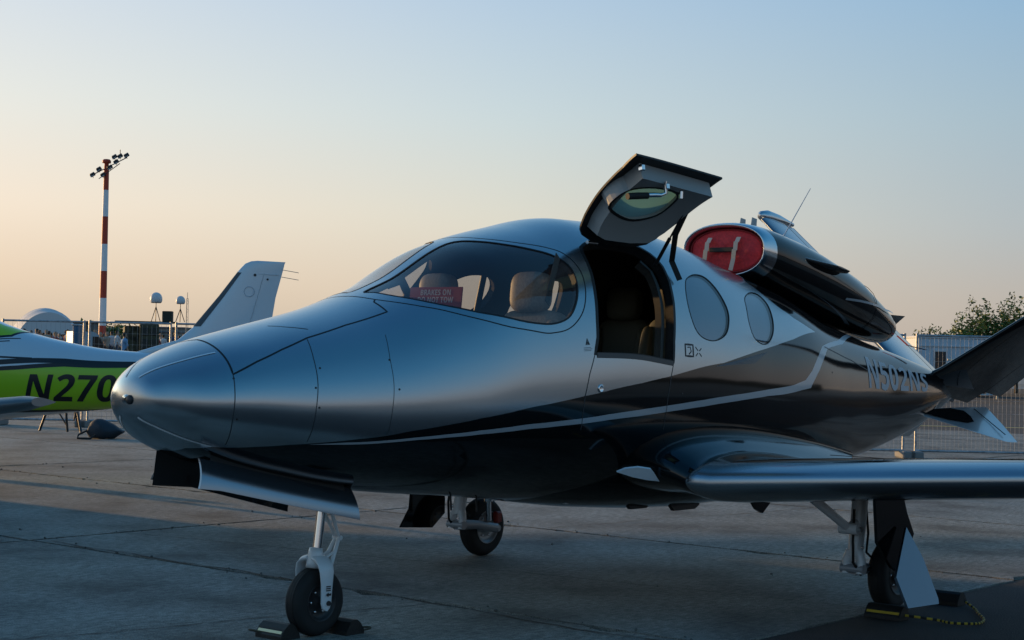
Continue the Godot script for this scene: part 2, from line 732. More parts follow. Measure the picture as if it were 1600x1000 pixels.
func dusk_sky() -> Image:
	# colours by height (degrees) at three bearings from the sun
	var es := [0.0, 2.0, 4.5, 8.0, 12.0, 20.0, 35.0, 60.0, 90.0]
	var tabs := [
		[36.0, [[208, 188, 164], [234, 211, 184], [247, 231, 210], [233, 234, 227], [212, 223, 233], [173, 207, 232], [108, 163, 209], [52, 108, 160], [35, 89, 139]]],
		[53.0, [[204, 188, 168], [220, 205, 185], [222, 219, 204], [203, 217, 220], [181, 204, 224], [140, 185, 218], [92, 151, 200], [47, 105, 157], [35, 89, 139]]],
		[70.0, [[186, 172, 160], [189, 181, 171], [181, 189, 191], [168, 190, 202], [148, 183, 211], [118, 167, 206], [81, 141, 191], [45, 102, 154], [35, 89, 139]]],
		[110.0, [[166, 160, 158], [174, 171, 170], [170, 177, 182], [152, 179, 196], [132, 172, 202], [109, 163, 200], [77, 143, 191], [46, 110, 158], [35, 89, 139]]],
		[180.0, [[152, 151, 155], [167, 165, 170], [170, 174, 182], [158, 177, 194], [138, 173, 200], [111, 164, 200], [73, 142, 188], [45, 110, 158], [35, 89, 139]]],
	]
	var w := 720
	var h := 360
	var im := Image.create(w, h, false, Image.FORMAT_RGBAF)
	var cols := []
	for t in tabs:
		var line := []
		for q in t[1]:
			var c := Color8(q[0], q[1], q[2]).srgb_to_linear()
			line.append(c)
		cols.append(line)
	var sd := sun_dir()
	var saz := atan2(sd.x, -sd.z)
	for y in h:
		var e := 90.0 - (y + 0.5) * 180.0 / h
		var k := 0
		while k < es.size() - 2 and e > es[k + 1]:
			k += 1
		var te := clampf((e - es[k]) / (es[k + 1] - es[k]), 0.0, 1.0)
		var at := []
		for i in 5:
			at.append(cols[i][k].lerp(cols[i][k + 1], te))
		for x in w:
			var az := (x + 0.5) / w * TAU
			var ph := rad_to_deg(absf(angle_difference(az, saz)))
			var c: Color
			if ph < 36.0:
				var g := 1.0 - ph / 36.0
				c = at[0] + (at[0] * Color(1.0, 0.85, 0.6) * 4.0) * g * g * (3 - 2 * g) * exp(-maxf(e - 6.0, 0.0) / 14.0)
			else:
				var q := 0
				while q < 3 and ph > tabs[q + 1][0]:
					q += 1
				c = at[q].lerp(at[q + 1], (ph - tabs[q][0]) / (tabs[q + 1][0] - tabs[q][0]))
			c.a = 1.0
			im.set_pixel(x, y, c)
	return im

func materials() -> void:
	silver = paint(0.41, 0.435, 0.455, 0.235, 0.92, 0.25)
	silver.normal_enabled = true
	silver.normal_texture = noise_tex(71, 0.012, [], 256, 3, FastNoiseLite.TYPE_SIMPLEX_SMOOTH, true)
	silver.normal_scale = 0.012
	silver.uv1_triplanar = true
	silver.uv1_scale = Vector3(0.7, 0.7, 0.7)
	black = paint(0.004, 0.005, 0.006, 0.08, 0.0)
	stripe = paint(0.42, 0.45, 0.48, 0.4, 0.3, 0.5)
	seal = paint(0.006, 0.006, 0.007, 0.6)
	rubber = paint(0.012, 0.012, 0.012, 0.75)
	chrome = paint(0.75, 0.76, 0.78, 0.12, 1.0)
	white_metal = paint(0.72, 0.73, 0.74, 0.35, 0.0, 0.3)
	dark_part = paint(0.02, 0.02, 0.022, 0.5)
	galvanised = mottled(paint(0.5, 0.51, 0.53, 0.45, 0.6), noise_tex(5, 0.02, [[0.2, 0.7], [0.8, 1.0]], 256), Vector3(2, 2, 2))

# ------------------------------------------------------------------ ground
# broomed concrete: fine streaks one way, sandy grain, a few pits
func concrete_grain() -> ImageTexture:
	var f := FastNoiseLite.new()
	f.noise_type = FastNoiseLite.TYPE_SIMPLEX_SMOOTH
	f.seed = 61
	f.frequency = 0.09
	f.fractal_octaves = 4
	var st := f.get_seamless_image(160, 1024)
	st.resize(1024, 1024, Image.INTERPOLATE_CUBIC)
	f.seed = 62
	f.frequency = 0.22
	f.fractal_octaves = 3
	var gr := f.get_seamless_image(1024, 1024)
	f.seed = 63
	f.frequency = 0.035
	var mo := f.get_seamless_image(1024, 1024)
	st.convert(Image.FORMAT_L8); gr.convert(Image.FORMAT_L8); mo.convert(Image.FORMAT_L8)
	var a := st.get_data()
	var b := gr.get_data()
	var c := mo.get_data()
	var o := PackedByteArray()
	o.resize(a.size())
	for i in a.size():
		var v := 0.80 + (a[i] - 128) * 0.0012 + (b[i] - 128) * 0.0022 + (c[i] - 128) * 0.0010
		if b[i] < 62:
			v -= (62 - b[i]) * 0.008
		o[i] = clampi(int(v * 255.0), 0, 255)
	return ImageTexture.create_from_image(Image.create_from_data(1024, 1024, false, Image.FORMAT_L8, o))

func ground() -> void:
	var far := MB.new()
	far.flat([Vector3(-900, -0.06, 900), Vector3(900, -0.06, 900), Vector3(900, -0.06, -900), Vector3(-900, -0.06, -900)], Vector3.UP)
	var blot := noise_tex(11, 0.006, [[0.15, 0.66], [0.3, 0.80], [0.5, 0.9], [0.85, 1.0]], 1024, 6)
	var grit := noise_tex(13, 0.09, [[0.2, 0.5], [0.55, 0.92], [0.8, 1.0]], 1024, 3)
	structure("ground", far, mottled(paint(0.32, 0.305, 0.27, 0.95), blot, Vector3(0.02, 0.02, 0.02)))
	var fin := concrete_grain()
	var concrete := []
	for k in 4:
		var g := 0.425 + 0.012 * k
		var m := mottled(paint(g, g * 0.95, g * 0.83, 0.88), fin, Vector3(0.36, 0.36, 0.36), blot, Vector3(0.11, 0.11, 0.11))
		m.heightmap_enabled = true
		m.heightmap_texture = fin
		m.heightmap_scale = 0.5
		m.heightmap_flip_texture = false
		concrete.append(m)
	var bed := MB.new()
	bed.flat([Vector3(-60, -0.03, 1.8), Vector3(90, -0.03, 1.8), Vector3(90, -0.03, -90), Vector3(-60, -0.03, -90)], Vector3.UP)
	var apron := structure("concrete_apron", bed, mottled(paint(0.035, 0.033, 0.03, 0.95), grit, Vector3(0.6, 0.6, 0.6)))
	var rng := RandomNumberGenerator.new()
	rng.seed = 4
	var xs := [-14.5, -10.5, -6.52, -2.55, 1.4, 5.35, 9.3, 13.25, 17.2, 21.2, 25.2, 29.2]
	var zs := [1.8, -4.75, -11.7, -18.5, -25.3, -32.2, -39.0]
	for i in xs.size() - 1:
		for j in zs.size() - 1:
			var mb := MB.new()
			var xa: float = xs[i] + 0.016
			var xb: float = xs[i + 1] - 0.016
			var za: float = zs[j] - 0.016
			var zb: float = zs[j + 1] + 0.016
			# worn, slightly ragged edges
			var ring := []
			var n1 := 26
			var n2 := 34
			for s in n1:
				ring.append(Vector3(lerpf(xa, xb, float(s) / n1), 0, za - rng.randf() * 0.02 - (rng.randf() * 0.10 if rng.randf() < 0.10 else 0.0)))
			for s in n2:
				ring.append(Vector3(xb - rng.randf() * 0.02 - (rng.randf() * 0.10 if rng.randf() < 0.12 else 0.0), 0, lerpf(za, zb, float(s) / n2)))
			for s in n1:
				ring.append(Vector3(lerpf(xb, xa, float(s) / n1), 0, zb + rng.randf() * 0.02))
			for s in n2:
				ring.append(Vector3(xa + rng.randf() * 0.02, 0, lerpf(zb, za, float(s) / n2)))
			var mid := Vector3((xa + xb) * 0.5, 0, (za + zb) * 0.5)
			for s in ring.size():
				var a: Vector3 = ring[s]
				var b: Vector3 = ring[(s + 1) % ring.size()]
				mb.flat([mid, a, b], Vector3.UP)
				mb.flat([a, b, b - Vector3(0, 0.028, 0), a - Vector3(0, 0.028, 0)], a - mid)
			part(apron, "slab", mb, concrete[rng.randi() % 4])
	# hairline cracks across the slabs
	var cr := MB.new()
	for c in [[Vector3(1.5, 0, -4.6), Vector3(1.2, 0, 1.5), 0.010], [Vector3(2.3, 0, -4.7), Vector3(3.3, 0, 1.7), 0.006], [Vector3(-2.4, 0, -1.2), Vector3(1.3, 0, -0.4), 0.006], [Vector3(5.4, 0, -2.6), Vector3(9.2, 0, -2.1), 0.008], [Vector3(6.2, 0, -18.0), Vector3(7.4, 0, -11.8), 0.012], [Vector3(9.3, 0, -8.0), Vector3(13.2, 0, -6.2), 0.008]]:
		var prev: Vector3 = c[0]
		var d: Vector3 = (c[1] - c[0]).normalized()
		var side := Vector3(-d.z, 0, d.x)
		var k := 40
		var off := 0.0
		for s in range(1, k + 1):
			off = off * 0.92 + rng.randf_range(-0.03, 0.03)
			var p: Vector3 = c[0].lerp(c[1], float(s) / k) + side * off
			var w: float = c[2] * rng.randf_range(0.3, 1.2)
			cr.flat([prev - side * w + Vector3(0, 0.004, 0), p - side * w + Vector3(0, 0.004, 0), p + side * w + Vector3(0, 0.004, 0), prev + side * w + Vector3(0, 0.004, 0)], Vector3.UP)
			prev = p
	var co := bits(apron, "crack", cr, paint(0.03, 0.028, 0.025, 0.95))
	co.set_meta("kind", "stuff")
	# grit and small stones lying about
	var gm := MB.new()
	for s in 260:
		var p := Vector3(rng.randf_range(-2.5, 9.0), 0.0, rng.randf_range(-12.0, 1.7))
		if rng.randf() < 0.55:
			p.x = [1.4, 5.35][rng.randi() % 2] + rng.randfn() * 0.07
		elif rng.randf() < 0.5:
			p.z = [-4.75, -11.7][rng.randi() % 2] + rng.randfn() * 0.06
		var q := rng.randf_range(0.004, 0.014)
		gm.box(p + Vector3(0, q * 0.4, 0), Vector3(q * 1.5, q, q) * rng.randf_range(0.7, 1.4), q * 0.3, Basis(Vector3(rng.randf(), 1, rng.randf()).normalized(), rng.randf() * TAU))
	var go := structure("gravel", gm, paint(0.12, 0.115, 0.10, 0.9))
	go.set_meta("kind", "stuff")
	# the dark asphalt taxi lane on the near side
	var asp := MB.new()
	asp.flat([Vector3(-70, -0.004, 9.0), Vector3(90, -0.004, 9.0), Vector3(90, -0.004, 1.795), Vector3(-70, -0.004, 1.795)], Vector3.UP)
	var am := mottled(paint(0.042, 0.043, 0.045, 0.9), grit, Vector3(0.9, 0.9, 0.9), blot, Vector3(0.1, 0.1, 0.1))
	am.heightmap_enabled = true
	am.heightmap_texture = grit
	am.heightmap_scale = 0.6
	structure("asphalt", asp, am)
	# road beyond the fence on the right
	var rd := MB.new()
	var a0 := from_eye(2.0, 28.5, -0.004)
	var a1 := from_eye(40.0, 28.5, -0.004)
	var a2 := from_eye(60.0, 62.0, -0.004)
	var a3 := from_eye(4.0, 62.0, -0.004)
	rd.flat([a0, a1, a2, a3], Vector3.UP)
	structure("road", rd, mottled(paint(0.06, 0.055, 0.053, 0.85), grit, Vector3(0.5, 0.5, 0.5), blot, Vector3(0.06, 0.06, 0.06)))
	var yl := MB.new()
	yl.flat([from_eye(2.0, 40.0, 0.0), from_eye(40.0, 40.6, 0.0), from_eye(40.0, 40.9, 0.0), from_eye(2.0, 40.3, 0.0)], Vector3.UP)
	structure("road_marking", yl, paint(0.5, 0.36, 0.08, 0.8))

# ------------------------------------------------------------------ the jet
var jb: Body

# outlines were measured by height on the skin; this finds the angle that now has that height
func on_skin(x: float, th: float) -> float:
	if th < 0.03 or th > PI - 0.03 or x < jb.x0 + 0.01 or x > jb.x1 - 0.01:
		return th
	var p := jb.prm(x)
	var was := p.duplicate()
	was[3] = 0.5 if x < -0.9 else 0.48
	return jb.th_at(x, Body.sec(was, x, th).y)

func jd(a: Array) -> PackedVector2Array:
	var r := deg(a)
	for i in r.size():
		r[i].y = on_skin(r[i].x, r[i].y)
	return r

func jet() -> void:
	var st := [0, .02, .08, .2, .42, .78, 1.28, 1.78, 2.28, 2.78, 3.28, 3.78, 4.28, 4.88, 5.58, 6.38, 7.18, 7.98, 8.7, 9.5]
	var yt := [1.322, 1.412, 1.468, 1.534, 1.616, 1.704, 1.82, 1.986, 2.238, 2.371, 2.46, 2.464, 2.411, 2.285, 2.14, 1.93, 1.775, 1.65, 1.53, 1.38]
	var yb := [1.322, 1.228, 1.166, 1.083, 0.997, 0.906, 0.823, 0.767, 0.725, 0.676, 0.644, 0.634, 0.637, 0.636, 0.66, 0.70, 0.77, 0.895, 1.06, 1.30]
	var hw := [0, 0.138, 0.228, 0.352, 0.458, 0.555, 0.66, 0.745, 0.8, 0.84, 0.86, 0.86, 0.85, 0.8, 0.72, 0.58, 0.44, 0.33, 0.21, 0.03]
	var fr := [.5, .5, .5, .5, .5, .48, .47, .445, .43, .425, .425, .425, .425, .43, .44, .46, .48, .48, .48, .48]
	var nu := [2, 2, 2, 2, 2, 2, 2, 2.1, 2.1, 2.1, 2.1, 2.1, 2.1, 2.2, 2.4, 2.6, 2.8, 2.8, 2.6, 2.2]
	var nl := [2.1, 2.1, 2.1, 2.1, 2.1, 2.1, 2.3, 2.3, 2.3, 2.3, 2.3, 2.3, 2.3, 2.3, 2.3, 2.3, 2.3, 2.3, 2.3, 2.3]
	jb = Body.new(-1.315, st, [yt, yb, hw, fr, nu, nl])
	jb.build(0.03, 112)
	var j := thing("light_jet", "silver and black single engine jet with its gull wing cabin door raised", "aeroplane")

	# outlines on the skin: (distance aft of the nose wheel, angle down from the top)
	var shield := smooth_loop(jd([0.283, 3.6, 0.51, 3.0, 0.70, 3.0, 0.851, 3.5, 1.0, 5.6, 1.083, 14.6, 1.173, 23.2, 1.291, 31, 1.393, 36.6, 1.454, 41.5, 1.482, 47.1, 1.462, 53.9, 1.416, 59.9, 1.345, 65.4, 1.267, 68.9, 1.156, 70.2, 1.038, 69.2, 0.882, 65.2, 0.681, 55.2, 0.559, 46.6, 0.417, 34.6, 0.316, 21, 0.288, 10]), 3)
	var shield_seam := smooth_line(jd([1.093, 0, 1.123, 12, 1.244, 23.5, 1.421, 32.5, 1.505, 37.6, 1.542, 44.5, 1.54, 51.5, 1.497, 59.1, 1.427, 66, 1.343, 70.5, 1.246, 73.3, 1.14, 73.9, 1.022, 72.8, 0.804, 66.4, 0.615, 55.5, 0.457, 43.5, 0.321, 32, 0.211, 17.1, 0.191, 0]), 4)
	var hood := jd([-0.875, 0, -0.903, 17.3, -0.924, 34, -0.954, 59.8, -0.802, 50, -0.62, 42.5, -0.425, 36.2, -0.142, 31.9, 0.159, 30.7, 0.181, 19, 0.205, 17.3])
	var door := jd([1.672, 40.5, 1.70, 37.2, 1.76, 35.6, 1.845, 34.6, 1.999, 33.7, 2.16, 33.9, 2.269, 35, 2.33, 37, 2.382, 40.4, 2.41, 44, 2.419, 47.7, 2.394, 56, 2.348, 65, 2.301, 72.5, 2.251, 80.8, 2.224, 88.1, 1.443, 83.9, 1.486, 78.1, 1.514, 71.3, 1.574, 60.4, 1.625, 51.4])
	var win1 := smooth_loop(jd([2.591, 55, 2.663, 51.8, 2.781, 48.9, 2.902, 48.3, 2.967, 51.7, 3.004, 57.8, 3.013, 64.6, 2.969, 70.7, 2.897, 75.6, 2.785, 78.6, 2.671, 79.5, 2.568, 78.2, 2.515, 74.8, 2.5, 68.4, 2.527, 61.4]), 3)
	var win2 := smooth_loop(jd([3.392, 52.8, 3.568, 46.1, 3.704, 44.7, 3.757, 50, 3.724, 58.5, 3.662, 66.3, 3.579, 71.8, 3.483, 75.2, 3.378, 75.8, 3.293, 73.6, 3.279, 67.2, 3.331, 59.2]), 3)
	var dwin := smooth_loop(jd([1.625, 59.2, 1.607, 66.1, 1.64, 72.0, 1.736, 75.6, 1.88, 77.2, 2.03, 76.0, 2.10, 71.8, 2.113, 63.4, 2.065, 58.1, 1.939, 54.4, 1.787, 55.2]), 3)
	var dark := deg([-1.063, 180, -1.065, 156.2, -0.992, 140.9, -0.799, 128.7, -0.646, 121.4, -0.478, 116.3, -0.269, 110.1, 0.036, 103.3, 0.284, 99.6, 0.506, 97.1, 0.746, 96.6, 1.036, 95.2, 1.343, 92.6, 1.603, 91.0, 1.88, 89.8, 2.187, 87.7, 2.825, 82.3, 3.443, 73.8, 3.957, 66.3, 4.455, 56.7, 4.326, 55.4, 4.117, 52.4, 3.93, 47.4, 3.82, 42.0, 3.72, 34, 3.62, 22, 3.56, 0])
	dark.append(Vector2(9.0, 0.0))
	dark.append(Vector2(9.0, PI))
	# keep outlines a hair off the exact top and keel
	for i in dark.size():
		dark[i].y = dark[i].y if dark[i].y > 0.0 and dark[i].y < PI - 1e-4 else (-0.01 if dark[i].y <= 0.0 else PI + 0.01)
	var band := deg([-0.541, 119.0, -0.333, 113.7, -0.11, 109.8, 0.089, 107.2, 0.297, 105.1, 0.522, 103.7, 0.766, 104.1, 1.022, 103.7, 1.287, 102.3, 1.572, 100.7, 1.878, 99.4, 2.216, 97.4, 2.576, 95.4, 2.97, 92.5, 3.436, 89.2, 3.854, 86.8, 4.071, 84.6, 4.199, 80.5, 4.502, 65.3, 4.998, 52.1, 5.4, 34, 5.75, 14, 5.86, 14, 5.49, 34, 5.065, 54.2, 4.609, 65.5, 4.352, 79.3, 4.163, 87.4, 3.921, 88.8, 3.438, 91.3, 2.975, 95.1, 2.584, 98.1, 2.225, 100.0, 1.888, 102.1, 1.582, 103.2, 1.297, 104.7, 1.031, 106.2, 0.775, 106.6, 0.529, 106.0, 0.304, 107.1, 0.094, 108.9, -0.105, 111.4])
	var halves := [1.0, -1.0]
	var swin := PackedVector2Array()
	for k in 28:
		var w := TAU * k / 28
		var sx := 1.985 + 0.285 * cos(w) - 0.05 * sin(w)
		swin.append(Vector2(sx, on_skin(sx, deg_to_rad(61.5 + 11.0 * sin(w)))))
	var openings := {1.0: [shield, door, win1, win2], -1.0: [shield, swin, win1, win2]}

	# skin
	var up_shell := MB.new()
	var low_shell := MB.new()
	var line := MB.new()
	var glass := MB.new()
	var cabin_glass := []
	var seam := MB.new()
	var lining := MB.new()
	var everything := jd([-3, -1, 12, -1, 12, 181, -3, 181])
	var bay := jd([-0.95, 158, -0.02, 158, -0.02, 181, -0.95, 181])      # the nose gear bay
	for s in halves:
		jb.region(up_shell, [everything], openings[s] + [dark, bay], 0.0, s)
		jb.region(low_shell, [dark], [band, bay] + ([door] if s > 0 else []), 0.0, s)
		jb.region(line, [band], [], 0.0, s)
		jb.region(glass, [shield], [], -0.004, s)
		jb.region(lining, [jd([0.2, -1, 4.3, -1, 4.3, 125, 0.2, 125])], openings[s], -0.045, s, -1.0)
		jb.ribbon(seam, shield, 0.011, 0.0012, true, s)
		jb.ribbon(seam, shield_seam, 0.007, 0.0012, false, s)
		jb.ribbon(seam, hood, 0.010, 0.0012, false, s)
		for w in [win1, win2] + ([swin] if s < 0 else []):
			jb.ribbon(seam, w, 0.007, 0.0012, true, s)
			jb.reveal(seam, w, 0.0, -0.045, true, s)
		jb.reveal(seam, shield, 0.0, -0.045, true, s)
	var hull := part(j, "fuselage", up_shell, silver)
	part(hull, "lower_paint", low_shell, black)
	part(hull, "pinstripe", line, stripe)
	bits(hull, "panel_seam", seam, seal)
	var trim := paint(0.05, 0.047, 0.04, 0.8)
	part(j, "cabin_lining", lining, trim)
	var ws := part(j, "windshield", glass, pane(0.085, 0.06, 0.058, 0.38, 0.01))
	for s in halves:
		for w in [win1, win2] + ([swin] if s < 0 else []):
			var g := MB.new()
			jb.region(g, [w], [], -0.003, s)
			# the port cabin panes have their reflective shades drawn
			part(j, "window", g, pane(0.03, 0.035, 0.03, 0.35, 0.01))
			if s > 0 or w == win2:
				var sh := MB.new()
				jb.region(sh, [w], [], -0.012, s)
				part(j, "window_shade", sh, paint(0.37, 0.43, 0.50, 0.05, 1.0) if s > 0 else dark_part)
	# thin joints between skin panels
	var thin := MB.new()
	for s in halves:
		jb.ribbon(thin, smooth_line(jd([-0.954, 59.8, -0.973, 76.2, -0.981, 94.9, -0.975, 111, -0.945, 133.8]), 3), 0.005, 0.001, false, s)
		jb.ribbon(thin, smooth_line(jd([-0.433, 37.4, -0.487, 54.2, -0.523, 73.3, -0.548, 91.2, -0.553, 116.4]), 3), 0.0045, 0.001, false, s)
		jb.ribbon(thin, smooth_line(jd([0.018, 46.2, -0.043, 61.8, -0.069, 77.4, -0.093, 95, -0.099, 106.7]), 3), 0.003, 0.001, false, s)
	jb.ribbon(thin, jd([1.443, 83.9, 1.384, 90.4, 1.344, 97.7, 1.338, 104.4, 1.35, 112]), 0.006)
	jb.ribbon(thin, jd([2.226, 88.1, 2.188, 93, 2.163, 99.3, 2.158, 107, 2.17, 113]), 0.006)
	jb.ribbon(thin, deg([4.543, 65.1, 4.836, 65.6, 5.133, 66.9, 5.593, 73.1]), 0.008)
	jb.ribbon(thin, jd([-0.5, 12, -0.44, 20, -0.36, 28]), 0.006)
	bits(hull, "skin_joint", thin, paint(0.03, 0.035, 0.04, 0.5))
	# rivets and screws that catch the eye along the joints
	var scr := MB.new()
	for q in [[-0.56, 76], [-0.55, 90], [-0.5, 62], [-0.07, 62], [-0.06, 80], [-0.98, 64], [-0.98, 104], [2.30, 93], [4.6, 79]]:
		var p := jb.pt(q[0] + 0.02, deg_to_rad(q[1]))
		scr.lathe([Vector2(0.006, 0.0), Vector2(0.006, 0.0018), Vector2(0.0, 0.002)], p, jb.nrm(q[0] + 0.02, deg_to_rad(q[1])), 8)
	bits(hull, "screw", scr, dark_part)
	for s in halves:
		for d in [[-1.279, 17.7, -1.22, 21.5, -1.115, 26.5, -0.945, 31], [-1.292, 152, -1.237, 146, -1.143, 142.3, -0.995, 140.1]]:
			var mb := MB.new()
			jb.ribbon(mb, smooth_line(deg(d), 4), 0.011, 0.0025, false, s)
			part(hull, "lightning_strip", mb, paint(0.72, 0.75, 0.78, 0.35))
	var nz := MB.new()
	nz.lathe([Vector2(0.019, -0.01), Vector2(0.024, 0.006), Vector2(0.018, 0.014), Vector2(0.0, 0.016)], Vector3(-1.312, 1.318, 0.03), Vector3(-1, 0, 0.12), 20)
	part(hull, "nose_port", nz, dark_part)
	# bay of the nose gear
	var bayb := MB.new()
	jb.region(bayb, [bay], [], -0.0, 1.0, 1.0)
	bayb.v.clear(); bayb.n.clear()
	bayb.grid([[Vector3(-0.95, 0.86, 0.24), Vector3(-0.95, 1.12, 0.2), Vector3(-0.95, 1.12, -0.2), Vector3(-0.95, 0.86, -0.24)], [Vector3(-0.02, 0.78, 0.24), Vector3(-0.02, 1.12, 0.2), Vector3(-0.02, 1.12, -0.2), Vector3(-0.02, 0.78, -0.24)]], false, false, false, true)
	part(j, "nose_gear_bay", bayb, paint(0.03, 0.03, 0.03, 0.8))

	# registration, door marks
	var reg := MB.new()
	letters(reg, "N502NS", true, 0.42, func(q: Vector3):
		var w := Vector2(6.25 + q.x * 1.0, 0.0)
		w.y = on_skin(w.x, deg_to_rad(72.5) - (q.y) * 1.45)
		var k := jb.nrm(w.x, w.y)
		return [jb.pt(w.x, w.y) + k * 0.0025, k])
	bits(hull, "registration", reg, paint(0.40, 0.44, 0.48, 0.4))
	var mk := MB.new()
	jb.ribbon(mk, jd([2.371, 81.6, 2.459, 81.8, 2.452, 86, 2.364, 85.8]), 0.013, 0.0015, true)
	jb.ribbon(mk, jd([2.395, 82.7, 2.425, 82.6, 2.432, 84.2, 2.405, 85.2]), 0.008, 0.0015)
	jb.ribbon(mk, jd([2.486, 82.5, 2.512, 83.9]), 0.006, 0.0015)
	jb.ribbon(mk, jd([2.553, 82.9, 2.528, 83.9]), 0.006, 0.0015)
	jb.ribbon(mk, jd([2.481, 85.8, 2.508, 84.7]), 0.006, 0.0015)
	jb.ribbon(mk, jd([2.549, 85.9, 2.524, 84.7]), 0.006, 0.0015)
	jb.ribbon(mk, jd([1.389, 78.0, 1.402, 80.2, 1.372, 80.2]), 0.009, 0.0015, true)
	jb.ribbon(mk, jd([1.389, 79.0, 1.388, 80.0]), 0.016, 0.0016)
	bits(hull, "marking", mk, paint(0.012, 0.016, 0.02, 0.5))
	var fine := MB.new()
	for k in 3:
		jb.ribbon(fine, jd([1.35, 81.3 + 0.55 * k, 1.41 + 0.012 * (k % 2), 81.4 + 0.55 * k]), 0.003, 0.0015)
	for k in 12:
		jb.ribbon(fine, jd([2.72 + 0.03 * k, 88.8 - 0.35 * k, 3.25 + 0.02 * k, 85.0 - 0.55 * k]), 0.003, 0.0015)
	bits(hull, "fine_marking", fine, paint(0.10, 0.12, 0.14, 0.5))
	var hd := MB.new()
	var hp0 := jb.pt(1.484, on_skin(1.484, deg_to_rad(95.3)))
	hd.lathe([Vector2(0.024, 0.0), Vector2(0.024, 0.006), Vector2(0.017, 0.008), Vector2(0.015, 0.003), Vector2(0.0, 0.003)], hp0, jb.nrm(1.484, on_skin(1.484, deg_to_rad(95.3))), 20)
	part(hull, "door_lock", hd, chrome)

	# doorway: dark seal all round, a lit inner frame
	var dw := MB.new()
	jb.reveal(dw, door, 0.0, -0.07, true)
	jb.ribbon(dw, door, 0.022, 0.0014, true)
	part(j, "door_seal", dw, seal)
	var inner := MB.new()
	jb.reveal(inner, jd([2.30, 42, 2.345, 48, 2.325, 56, 2.285, 65, 2.24, 72.5, 2.19, 80.8, 2.165, 87]), -0.05, -0.11, false)
	jb.ribbon(inner, jd([2.30, 42, 2.345, 48, 2.325, 56, 2.285, 65, 2.24, 72.5, 2.19, 80.8, 2.165, 87]), 0.03, -0.05, false)
	part(j, "door_frame", inner, paint(0.04, 0.038, 0.033, 0.45))
	var sill := MB.new()
	jb.ribbon(sill, jd([1.46, 84.5, 2.22, 88.6]), 0.03, 0.003)
	part(j, "door_sill", sill, paint(0.05, 0.055, 0.06, 0.35, 0.6))

	# raised door: the same piece of skin swung up about its top edge
	var hinge := jb.pt(1.9, on_skin(1.9, deg_to_rad(35.8)))
	var ax := Vector3(1, 0.0407, 0.0928).normalized()
	var sw := Basis(ax, deg_to_rad(-99.0))
	var swing := Transform3D(sw, hinge - sw * hinge)
	var leaf := jd([1.66, 40, 1.70, 38, 1.80, 36.2, 2.0, 35.8, 2.2, 36.6, 2.3, 38.5, 2.36, 42, 2.40, 47.7, 2.42, 55, 2.41, 65, 2.40, 76, 2.382, 82, 1.478, 87.7, 1.55, 76.8, 1.577, 68, 1.597, 57.8, 1.622, 47.4, 1.642, 41.8])
	var leaf_in := jd([1.70, 42.6, 1.80, 41.1, 2.045, 41.6, 2.204, 43.2, 2.276, 50.1, 2.322, 58.3, 2.33, 67.6, 2.335, 77.7, 1.605, 82.2, 1.628, 77, 1.648, 68, 1.665, 57.8, 1.68, 48])
	var skin := MB.new()
	jb.region(skin, [leaf], [dwin], 0.0)
	var core := MB.new()
	jb.region(core, [leaf_in], [dwin], -0.11, 1.0, -1.0)
	jb.reveal(core, leaf_in, -0.012, -0.11)
	jb.reveal(core, dwin, -0.004, -0.11)
	var lip := MB.new()
	jb.region(lip, [leaf], [leaf_in], -0.012, 1.0, -1.0)
	jb.reveal(lip, leaf, 0.0, -0.012)
	var ring := MB.new()
	jb.ribbon(ring, dwin, 0.02, -0.112, true)
	var dgl := MB.new()
	jb.region(dgl, [dwin], [], -0.085)
	var grab := MB.new()
	for k in [0, 1]:
		pass
	var d_at := func(x: float, th: float, o: float) -> Vector3: return jb.pt(x, on_skin(x, deg_to_rad(th))) + jb.nrm(x, on_skin(x, deg_to_rad(th))) * o
	grab.tube([d_at.call(1.83, 82, -0.10), d_at.call(1.845, 80.2, -0.165), d_at.call(1.81, 79, -0.175), d_at.call(1.76, 78, -0.173), d_at.call(1.71, 76.6, -0.17)], [0.010, 0.012, 0.013, 0.015, 0.015], 10)
	var grip := MB.new()
	grip.tube([d_at.call(1.72, 76.6, -0.172), d_at.call(1.65, 75.0, -0.17), d_at.call(1.57, 73.3, -0.17)], [0.02, 0.021, 0.02], 12)
	var latch := MB.new()
	for q in [[1.60, 83.2, -0.05], [1.845, 81.2, -0.13]]:
		latch.box(d_at.call(q[0], q[1], q[2]), Vector3(0.026, 0.04, 0.04), 0.006)
	latch.tube([d_at.call(2.05, 77.5, -0.11), d_at.call(2.05, 76.4, -0.15)], 0.013, 10)
	var step_seam := MB.new()
	jb.ribbon(step_seam, jd([1.72, 83.6, 1.72, 86.5]), 0.003, -0.04)
	for m in [skin, core, lip, ring, dgl, grab, grip, latch, step_seam]:
		m.xform(swing)
	var cd := part(j, "cabin_door", skin, silver)
	part(cd, "inner_panel", core, paint(0.34, 0.34, 0.33, 0.6))
	part(cd, "edge_seal", lip, seal)
	part(cd, "window_seal", ring, seal)
	var milk := paint(0.28, 0.37, 0.32, 0.3)
	milk.backlight_enabled = true
	milk.backlight = Color(0.34, 0.50, 0.48)
	part(cd, "window", dgl, milk)
	part(cd, "handle_arm", grab, chrome)
	part(cd, "handle", grip, rubber)
	pieces(cd, "latch", latch, chrome)
	# gas strut and strap holding it
	var sb := MB.new()
	var s0: Vector3 = swing * d_at.call(2.29, 64, -0.10)
	var s1: Vector3 = jb.pt(2.385, on_skin(2.385, deg_to_rad(46))) - jb.nrm(2.385, on_skin(2.385, deg_to_rad(46))) * 0.02
	var sm := s0.lerp(s1, 0.5)
	sb.tube([s0, sm], 0.006, 8)
	sb.tube([sm, s1], 0.012, 10)
	part(j, "gas_strut", sb, dark_part)
	var sp := MB.new()
